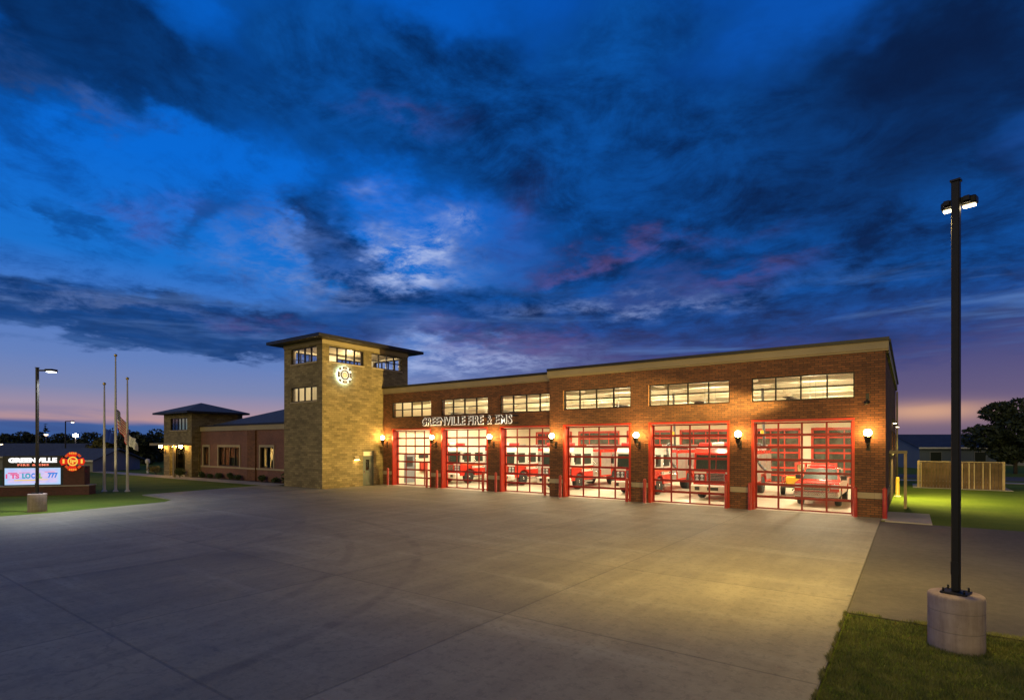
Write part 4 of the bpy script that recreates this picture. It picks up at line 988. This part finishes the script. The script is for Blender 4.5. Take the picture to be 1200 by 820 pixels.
# ------------------------------------------------------------------ lamp posts
def lamp_post(label, loc, heads, H, rz, lens):
    t = thing('lamp_post', label, 'lamp post', loc, rz)
    mb = MB(); mb.lathe([(.35,-.2),(.358,-.05),(.357,.40),(.359,.805),(.352,.835),(.335,.85),(.001,.852)], (0,0,0), 40); mb.build('concrete_base', M['concrete_pier'], t)
    mb = MB(); mb.bbox(-.17, .17, -.17, .17, .855, .885, .01); [mb.tube((sx*.13, sy*.13, .885), (sx*.13, sy*.13, .94), .016, .016, 6) for sx in (-1,1) for sy in (-1,1)]; mb.build('base_plate', M['pole_bronze'], t)
    mb = MB(); mb.bbox(-.053, .053, -.053, .053, .887, H, .012); mb.box(-.05, .05, -.076, -.071, 1.15, 1.35); pl = mb.build('pole', M['pole_bronze'], t)
    if len(heads) > 1: mb = MB(); mb.box(-.16, .16, .055, .11, H-.34, H-.24); mb.build('cross_arm', M['pole_bronze'], pl)
    mb = MB(); mb.box(-.065, .065, -.065, .065, H+.001, H+.03); mb.build('cap', M['pole_bronze'], pl)
    for (dx, dy, a, zz, s, ar) in heads:
        h = bpy.data.objects.new('lamp_head', MB().box(-.0001,.0001,0,.0001,0,.0001).mesh('tmp', M['pole_bronze'])); 
        mb = MB(); mb.bbox(-.20*s, .20*s, .10+ar, ar+.52*s, -.05, .07, .02); mb.box(-.035, .035, .0, .11+ar, -.02, .05)
        h.data = mb.mesh('lamp_head', M['pole_bronze']); C.objects.link(h); h.parent = t; h.location = (dx, dy, zz); h.rotation_euler = (R(0), 0, a)
        mb = MB(); mb.box(-.15*s, .15*s, .16+ar, ar+.46*s, -.075, -.052); ln = mb.build('lens', M[lens], h)
    return t
pr = cw(6.94, 8.55); 
Hr = 7.27
# two heads: turned towards the apron
hd = R(45)
lamp_post('tall dark lamp post on a round concrete base in the near grass, two lit heads', (pr.x, pr.y, -.05), [(-.125,.0,R(0),Hr-.30,.50,0), (.125,.0,R(0),Hr-.30,.50,0)], Hr, YAW-R(52), 'lamp_led')
pl_ = cw(-22.35, 25.75)
lamp_post('dark lamp post on a round concrete base in the left lawn with one lit arm', (pl_.x, pl_.y, -.05), [(.07,0,R(-90),6.62,.9,.3)], 6.75, YAW, 'lamp_led_white')
AM = (1.0, .69, .17)
tgt = Vector((-9.5, 18.5, 0)); src = Vector((pr.x-.3, pr.y+.25, Hr-.50))
dv = (tgt-src)
lamp('pole_lamp', 'SPOT', src, 5000, AM, dv.to_track_quat('-Z', 'Y').to_euler(), spot_size=R(128), spot_blend=1.0, shadow_soft_size=.12)
src2 = Vector((pr.x+.3, pr.y+.45, Hr-.50)); dv2 = Vector((6, 20, 0))-src2
lamp('pole_lamp', 'SPOT', src2, 1600, AM, dv2.to_track_quat('-Z', 'Y').to_euler(), spot_size=R(110), spot_blend=1.0, shadow_soft_size=.12)
lamp('pole_lamp', 'SPOT', (pr.x-.2, pr.y+.3, Hr-.5), 900, AM, (0,0,0), spot_size=R(150), spot_blend=1.0, shadow_soft_size=.12)
lamp('arm_lamp', 'SPOT', (pl_.x+.5, pl_.y+.35, 6.4), 2200, (.9,.95,1), (0,0,0), spot_size=R(130), spot_blend=1.0, shadow_soft_size=.12)
# wall packs on the east wall, lighting the side lawn
for y, l in ((38.8, 'small lit wall light between the side windows'), (47.4, 'small lit wall light at the far end of the east wall')):
    w = thing('wall_pack', l, 'wall lamp', (-.806, y, 4.6), R(90))
    mb = MB(); mb.prism([(0,.0),(-.06,.0),(-.22,-.2),(-.22,-.26),(0,-.26)], 'x', -.18, .18); mb.build('housing', M['metal_dark'], w)
    mb = MB(); mb.box(-.15, .15, -.2, -.04, -.285, -.263); mb.build('lens', M['lamp_led'], w)
    lamp('side_lamp', 'SPOT', (-.45, y, 4.25), 4300 if y < 40 else 450, (1,.80,.24), (R(0), R(-38), 0), spot_size=R(140), spot_blend=.8, shadow_soft_size=.1)

# ------------------------------------------------------------------ led monument sign
sp_ = cw(-29.6, 34.0, -.05); SR = R(52)
si = thing('monument_sign', 'low brick monument sign with a lit GREENVILLE header and colourful LED screen', 'sign', sp_, SR)
si.scale = (.80, 1, 1)
mb = MB(); mb.box(-2.75, 3.75, -.45, .45, 0, .55); pb = mb.build('plinth', M['sign_brick'], si)
mb = MB(); mb.box(-2.8, 3.8, -.5, .5, .552, .61); mb.build('cap_stone', M['kerb'], pb)
mb = MB(); mb.box(1.98, 3.4, -.36, .36, .612, 1.78); mb.build('brick_pier', M['sign_brick'], si)
mb = MB(); mb.bbox(-1.98, 1.94, -.26, .26, .612, 2.46, .03); mb.build('cabinet', M['cabinet_black'], si)
mb = MB(); mb.box(-1.80, 1.76, -.30, -.263, .68, 1.70); sc_ = mb.build('screen', M['led_screen'], si)
W_ = [('1 TS', -1.30, .80, 'px_pink', .24, 1.06), ('LO', -.42, .50, 'px_teal', .27, 1.06), ('C', .0, .22, 'px_blue', .27, 1.06), ('AL', .36, .42, 'px_green', .27, 1.06), ('777', 1.28, .6, 'px_blue', .27, 1.08)]
for txt, x, w, mm, h, z in W_: lettering('screen_text', fit(text_mesh(txt, .3, .01, .016), w*1.08, h*1.2), M[mm], sc_, (x, -.307, z))
mb = MB(); mb.box(-1.2, .15, -.305, -.3005, .92, .98); mb.box(.2, .95, -.305, -.3005, .96, 1.0); mb.build('underline', M['px_yellow'], sc_)
mb = MB(); mb.box(-.9, -.2, -.305, -.3005, 1.40, 1.43); mb.box(.75, 1.4, -.305, -.3005, 1.44, 1.47); mb.box(-1.6, -1.0, -.305, -.3005, 1.36, 1.42); mb.build('small_text', M['px_pink'], sc_)
lettering('header_letter', fit(text_mesh('GREENVILLE', .4, .04, .022, 1.0), 3.1, .30), M['letter_white'], si, (-.02, -.285, 2.03))
lettering('subtitle_letter', fit(text_mesh('FIRE & EMS', .2, .03, .008, 1.3), 2.0, .12), M['letter_red'], si, (.0, -.28, 1.83))
# lit maltese cross on the pier
eb = bpy.data.objects.new('lit_emblem', None)
mb = MB()
def cross_poly(s, cx, cz):
    p = []
    for k in range(4):
        a = math.pi/2*k
        for r, d in ((.36, -.62), (.98, -.42), (1.06, 0), (.98, .42), (.36, .62)): p.append((cx+s*1.02*r*math.cos(a+d), cz+s*.74*r*math.sin(a+d)))
    return p
mb.prism(cross_poly(.78, 2.62, 2.08), 'y', -.44, -.37); 
eb = mb.build('lit_emblem', emit('emblem_red', (.62,.012,.004), 1.0, (.3,.01,.01)), si)
mb = MB(); 
for k in range(4):
    a = math.pi/2*k+math.pi/4; sector(mb, .50, .66, a-.20, a+.20, -.43, -.385, 0, 3)
mb.v = [(v[0]+2.66, v[1], v[2]*.86+2.10) for v in mb.v]; mb.build('glow_gap', M['px_orange'], eb)
mb = MB(); sector(mb, .26, .34, 0, math.pi, -.46, -.441, 0, 10); sector(mb, .26, .34, math.pi, 2*math.pi, -.46, -.441, 0, 10)
mb.box(-.16, -.08, -.46, -.441, -.12, .16); mb.box(-.04, .05, -.46, -.441, -.20, .10); mb.prism([(.06,.06),(.24,.10),(.2,-.06),(.08,-.04)], 'y', -.46, -.441)
mb.v = [(v[0]+2.66, v[1], v[2]*.86+2.10) for v in mb.v]; mb.build('badge', M['px_yellow'], eb)
for x in (2.06, 3.26): lettering('numeral', fit(text_mesh('1', .3, .02, .012), .12, .26), M['px_yellow'], eb, (x, -.455, 1.97))
mb = MB()
for z in (2.60, 1.58):
    for k in range(4): mb.box(2.66-.24+k*.13, 2.66-.24+k*.13+.09, -.46, -.441, z-.06, z+.06)
mb.build('lobe_text', M['px_amber'], eb)
lamp('sign_glow', 'AREA', tuple(Vector(sp_) + Matrix.Rotation(SR,3,'Z') @ Vector((0,-.5,1.2))), 12, (.7,.75,1), (R(90),0,SR), size=3.0) if 0 else None

# ------------------------------------------------------------------ flagpoles and flags
def flagpole(px, H, label):
    p = cw((px-600)/F_PX*36.6, 36.6, -.05)
    t = thing('flagpole', label, 'flagpole', p, 0, 'flagpoles in the lawn')
    mb = MB(); mb.lathe([(.085,0),(.085,.6),(.07,H*.6),(.042,H)], (0,0,0), 12); mb.build('pole', M['pole_alu'], t)
    mb = MB(); mb.sphere((0,0,H+.10), .10, 12); mb.build('finial', M['gold_ball'], t)
    mb = MB(); mb.lathe([(.16,0),(.16,.04),(.09,.12)], (0,0,0), 14); mb.build('flash_collar', M['pole_alu'], t)
    mb = MB(); mb.tube((.10,0,1.0), (.07,0,H-.15), .006, .006, 5); mb.build('halyard', M['flag_white'], t)
    return p
def flag(name, label, p, zt, hoist, fx, drop, m, seed, nu=22, nv=14):
    v = []; f = []; rnd = random.Random(seed); ph = rnd.uniform(0, 6)
    for j in range(nv+1):
        for i in range(nu+1):
            u, w = i/nu, j/nv
            x = .09 + fx*(u**.85)*(1-.12*w) + .05*math.sin(7*u+ph)*w
            z = zt - w*hoist*(1-.25*u) - drop*(u**1.15)
            k = .15*math.sin(9.5*u+1.8*w+ph)*min(1, u*3)
            q = CX*x + CY*k
            v.append((q.x, q.y, z))
    for j in range(nv):
        for i in range(nu): a = j*(nu+1)+i; f.append((a, a+1, a+nu+2, a+nu+1))
    me = bpy.data.meshes.new(name); me.from_pydata(v, [], f); me.materials.append(M[m]); me.polygons.foreach_set('use_smooth', [True]*len(f))
    uv = me.uv_layers.new(name='UVMap').data
    for l in me.loops: uv[l.index].uv = ((l.vertex_index % (nu+1))/nu, (l.vertex_index//(nu+1))/nv)
    o = bpy.data.objects.new(name, me); C.objects.link(o); o.location = (p.x, p.y, 0); tag(o, label, 'flag')
    s = o.modifiers.new('cloth', 'SOLIDIFY'); s.thickness = .006
    return o
p1 = flagpole(122.3, 7.1, 'shorter pale flagpole on the left of the three'); p2 = flagpole(135.5, 9.0, 'tallest flagpole in the middle of the three'); p3 = flagpole(149.3, 7.45, 'flagpole nearest the entrance pavilion, right of the three')
flag('flag', 'stars and stripes flag drooping at half mast on the tallest flagpole', p2, 5.45, 1.30, .78, 1.45, 'flag_stripes', 1)
flag('flag', 'plain blue flag drooping on the left flagpole', p1, 4.15, .9, .55, .35, 'flag_blue', 5)
flag('flag', 'pale grey flag drooping on the right flagpole', p3, 3.75, .75, .62, .55, 'flag_white', 9)
lamp('flag_lamp', 'SPOT', (p2.x+1.6, p2.y-1.2, .15), 170, (1,.80,.40), (Vector((p2.x, p2.y, 4))-Vector((p2.x+1.6, p2.y-1.2, .15))).to_track_quat('-Z','Y').to_euler(), spot_size=R(60), spot_blend=.6, shadow_soft_size=.05)

# ------------------------------------------------------------------ fence enclosure
fe = thing('wooden_fence', 'board fence enclosure with pale corner posts on the side lawn', 'fence', (2.85, 49.6, -.05))
rnd = random.Random(4)
mb = MB(); 
for k in range(24): x = -2.2+k*.185; mb.box(x, x+.172, -.02+rnd.uniform(-.006,.006), .01, .06, 1.88+rnd.uniform(-.015,.015))
mb.build('board_panel', M['wood_fence'], fe)
mb = MB()
for k in (0, 11, 12.5, 14.5, 16, 18.5, 20.5): x = -2.2+k*.185; mb.box(x, x+.07, -.05, -.022, .06, 1.86)
mb.build('batten', M['wood_pale'], fe)
mb = MB(); mb.box(-2.25, 2.3, -.06, .06, 1.90, 1.95); mb.build('cap_rail', M['wood_pale'], fe)
for x in (-2.32, 2.32):
    mb = MB(); mb.box(x-.07, x+.07, -.07, .07, 0, 1.97); mb.build('post', M['wood_pale'], fe)
mb = MB()
for x in (-2.3, 2.28):
    for k in range(18): mb.box(x, x+.03, .1+k*.185, .1+k*.185+.172, .06, 1.88)
mb.build('side_panel', M['wood_fence'], fe)

# ------------------------------------------------------------------ trees and shrubs
def crown_mesh(clumps, n, size, seed, m):
    rnd = random.Random(seed); v = []; f = []
    tot = sum(c[3]**2 for c in clumps)
    for (cx, cy, cz, r, sz) in clumps:
        for _ in range(int(n*r*r/tot)):
            while True:
                d = Vector((rnd.uniform(-1,1), rnd.uniform(-1,1), rnd.uniform(-1,1)))
                if .05 < d.length < 1: break
            d = d.normalized()*(d.length**.45); p = Vector((cx+d.x*r, cy+d.y*r, cz+d.z*r*sz))
            a = Vector((rnd.gauss(0,1), rnd.gauss(0,1), rnd.gauss(0,.7))).normalized(); b = a.orthogonal().normalized()
            s = size*rnd.uniform(.6, 1.3); b = (Matrix.Rotation(rnd.uniform(0,6.28), 3, a) @ b)
            i = len(v); v += [p-a*s, p+b*s*.42, p+a*s, p-b*s*.42]; f.append((i,i+1,i+2,i+3))
    me = bpy.data.meshes.new('crown'); me.from_pydata([tuple(q) for q in v], [], f); me.materials.append(M[m]); return me
def tree(name, label, p, H, W, m='leaf_dark', n=1500, size=.35, seed=0, th=None, group=None, kind='round', trunk_h=.25):
    rnd = random.Random(seed+11); t = thing(name, label, 'tree', p, rnd.uniform(0,6), group)
    if kind == 'round':
        cl = []
        for _ in range(22):
            a = rnd.uniform(0,6.28); u = rnd.random()**.5; z = rnd.uniform(trunk_h+.1, .92); w = W*.5*math.sin(math.pi*min(1,max(.08,(z-trunk_h)/(1-trunk_h)))**.8)*.78
            cl.append((math.cos(a)*u*w, math.sin(a)*u*w, z*H, W*rnd.uniform(.10,.20), rnd.uniform(.6,.9)))
    else:
        cl = []
        for k in range(16):
            z = trunk_h*.5+(1-trunk_h*.5)*k/16; w = W*.5*(1-k/16.5)
            for _ in range(max(1, int(5*(1-k/17)))): a = rnd.uniform(0,6.28); cl.append((math.cos(a)*w*.6, math.sin(a)*w*.6, z*H, max(.12, w*.45), .45))
    o = bpy.data.objects.new('crown', crown_mesh(cl, n, size, seed, m)); C.objects.link(o); o.parent = t
    mb = MB(); r = max(.06, H*.018); mb.tube((0,0,-.1), (0,0,H*.45), r*1.3, r*.8, 9); mb.tube((0,0,H*.45), (.05*W,0,H*.85), r*.8, r*.2, 7)
    if kind == 'round':
        for c in cl[:9]: mb.tube((0,0,H*rnd.uniform(.25,.5)), (c[0]*.9, c[1]*.9, c[2]), r*.5, r*.12, 6)
    mb.build('trunk', M['bark'], t); return t
def at(px, Y, z=-.05): return cw((px-600)/F_PX*Y, Y, z)
tree('broadleaf_tree', 'large dark broadleaf tree beyond the fence at the right edge', at(1190, 58), 8.1, 9.0, 'leaf_dark', 9000, .26, 5, trunk_h=.18)
tree('spruce_tree', 'pointed dark spruce standing above the monument sign', at(52, 120), 8.6, 5.0, 'leaf_pine', 1400, .42, 2, kind='cone', trunk_h=.1)
G = 'dark trees beyond the lawn'
rows = [(8,95,4.4,9,'leaf_dark','broad dark tree behind the left end of the monument sign'), (28,100,4.8,8,'leaf_dark','dark tree left of the spruce'), (68,125,5.4,9,'leaf_dark','dark round tree just right of the spruce'),
        (101,100,5.0,9,'leaf_dark','dark tree behind the bright far lamp'), (119,72,4.2,4.0,'leaf_lamplit','tree left of the flagpoles with lamplight painted into its yellow green leaves'), (140,88,4.8,9,'leaf_dark','broad dark tree behind the middle flagpole'),
        (160,84,4.9,8,'leaf_dark','broad dark tree right of the flagpoles'), (180,95,5.6,8,'leaf_dark','dark tree behind the left edge of the entrance pavilion')]
for i, (px, Y, H, W, m, l) in enumerate(rows): tree('broadleaf_tree', l, at(px, Y), H, W, m, 2200, .34, 20+i, group=G, trunk_h=.05)
for i, (px, Y, H, l) in enumerate([(168, 130, 6.6, 'small pointed conifer right of the flagpoles'), (189, 120, 6.6, 'small pointed conifer touching the pavilion roof edge'), (37, 150, 5.6, 'small far conifer left of the left lamp post')]):
    tree('spruce_tree', l, at(px, Y), H, 3.6, 'leaf_pine', 700, .35, 40+i, kind='cone', trunk_h=.1, group='far conifers')
# far wood along the horizon
rnd = random.Random(8); cl = []
for k in range(150):
    a = -75+k*1.0+rnd.uniform(-.4,.4); r = rnd.uniform(210, 300); q = cw(r*math.sin(R(a)), r*math.cos(R(a))); h = rnd.uniform(2.2, 4.6)
    cl.append((q.x, q.y, h*.45, h*1.1, .55))
o = bpy.data.objects.new('far_wood', crown_mesh(cl, 26000, .9, 77, 'leaf_dark')); C.objects.link(o); o['kind'] = 'stuff'
# shrubs along the office wall and at the porch
def shrub(label, p, r, h, m, seed, group=None):
    t = thing('shrub', label, 'shrub', p, 0, group); rnd = random.Random(seed)
    cl = [(rnd.uniform(-.5,.5)*r, rnd.uniform(-.5,.5)*r, h*rnd.uniform(.35,.75), r*rnd.uniform(.4,.6), h/r*.6) for _ in range(7)]
    o = bpy.data.objects.new('foliage', crown_mesh(cl, 700, .07, seed, m)); C.objects.link(o); o.parent = t
    mb = MB(); [mb.tube((0,0,0), (c[0]*.7, c[1]*.7, c[2]*.8), .02, .008, 5) for c in cl[:4]]; mb.build('stem', M['bark'], t)
for i, (x, r, h, l) in enumerate([(-53.4,.35,.6,'small dark shrub under the narrow left office window'), (-51.9,.3,.45,'small low shrub between the narrow and the wide office window'), (-50.3,.4,.55,'dark shrub under the left half of the wide office window'), (-48.3,.4,.6,'dark shrub under the right half of the wide office window'),
                                (-46.9,.35,.5,'small shrub just left of the brick pilaster'), (-43.1,.4,.6,'dark shrub under the office window right of the pilaster'), (-41.2,.35,.5,'small shrub between the right office window and the tower'), (-39.3,.5,.85,'largest dark shrub in the corner beside the stone tower')]):
    shrub(l, (x, 24.3, -.03), r, h, 'leaf_green', 60+i, 'shrubs along the office wall')
shrub('rounded shrub left of the entrance porch with lamplight painted into its golden leaves', (-62.3, 23.9, -.03), 1.0, 1.0, 'leaf_lamplit', 90)
shrub('dark shrub in front of the right porch pier', (-55.6, 23.3, -.03), .5, .9, 'leaf_green', 91)

# ------------------------------------------------------------------ far houses and lights
def house(label, p, rz, w, d, h, rh, wall, roof, wins=(), overhang=.4):
    t = thing('house', label, 'house', p, rz, 'houses beyond the lawns')
    mb = MB(); mb.box(-w/2, w/2, -d/2, d/2, -.1, h); mb.prism([(-d/2,h),(d/2,h),(0,h+rh-.1)], 'x', -w/2, w/2); mb.build('wall', M[wall], t)
    mb = MB(); o = overhang
    mb.prism([(-d/2-o,h-.12),(0,h+rh),(d/2+o,h-.12),(d/2+o,h+.02),(0,h+rh+.16),(-d/2-o,h+.02)], 'x', -w/2-o, w/2+o); mb.build('roof', M[roof], t)
    mb = MB(); mb.box(-w/2-o, w/2+o, -d/2-o-.05, -d/2-o, h-.14, h+.05); mb.build('gutter', M['flag_white'], t)
    for (x, z, ww, hh, lit) in wins:
        mb = MB(); mb.box(x-ww/2-.08, x+ww/2+.08, -d/2-.05, -d/2-.003, z-.08, z+hh+.08); f = mb.build('window', M['siding'], t)
        mb = MB(); mb.box(x-ww/2, x+ww/2, -d/2-.07, -d/2-.052, z, z+hh); mb.build('pane', M['lit_window' if lit else 'glass_cab'], f)
    return t
house('long low house with a dark blue roof behind the board fence', at(1094, 76), YAW, 10.6, 9, 2.7, 1.65, 'siding_blue', 'roof_blue', [(-3.2,.9,1.4,1.2,0), (2.6,.9,1.4,1.2,0)])
house('low dark house under the right edge tree', at(1192, 84), YAW, 12, 8, 2.0, 1.2, 'siding', 'roof_blue', [(-2.0,.7,1.2,1.0,0), (2.0,.7,1.2,1.0,0)])
house('low grey roofed house behind the monument sign', at(66, 72), YAW+R(10), 11, 8, 1.6, 1.5, 'siding', 'roof_slate', [(1.5,.5,1.0,.8,0)])
house('grey house low between the emblem and the flagpoles', at(106, 66), YAW-R(5), 7, 7, 1.3, 1.2, 'siding', 'roof_slate', [(0,.3,1.0,.8,0)])
def far_lamp(px, py, Y, label, m, r=.16, arm=0.0):
    z = CAM_H+(HZ-py)*Y/F_PX; p = at(px, Y); t = thing('street_lamp', label, 'street lamp', p, YAW, 'street lamps far beyond the lawn')
    mb = MB(); mb.tube((-arm,0,0), (-arm,0,z+.12), .09, .06, 8)
    if arm: mb.tube((-arm,0,z+.1), (0,0,z+.14), .05, .04, 6)
    mb.build('pole', M['pole_bronze'], t)
    mb = MB(); mb.lathe([(.26,z+.03),(.22,z+.12),(.06,z+.2)], (0,0,0), 12); mb.build('lamp_hood', M['pole_bronze'], t)
    mb = MB(); mb.sphere((0,0,z-.02), r, 10, 0, .7); mb.build('lamp_bulb', M[m], t)
far_lamp(88.5, 509.5, 80, 'brightest far street lamp, above the emblem of the monument sign', 'lamp_far', .34)
far_lamp(85, 494, 70, 'tall dark street lamp with a side arm above the bright far lamp', 'lamp_far_dim', .16, .9)
far_lamp(54, 508.5, 85, 'dim hooded street lamp below the spruce', 'lamp_far_dim', .26)
far_lamp(107, 508, 110, 'small far street lamp between the bright lamp and the left flagpole', 'lamp_far', .12)
far_lamp(2, 520, 75, 'orange far lamp at the left edge of the view', 'lamp_far_dim', .16)
far_lamp(105.5, 537, 64, 'low far lamp right of the emblem', 'lamp_far', .11)
pm = thing('garden_post', 'pale round topped post on the path left of the entrance porch', 'post', at(173, 60))
mb = MB(); mb.lathe([(.10,0),(.10,1.0),(.22,1.1),(.24,1.3),(.18,1.5),(.001,1.58)], (0,0,0), 12); mb.build('post_body', M['flag_white'], pm)

# ------------------------------------------------------------------ weak afterglow of the set sun, low behind the viewpoint
sd = Vector((-.10, .93, -.30))
sun = lamp('sun', 'SUN', (0,0,30), .80, (1,.82,.40), sd.to_track_quat('-Z','Y').to_euler(), angle=R(40))
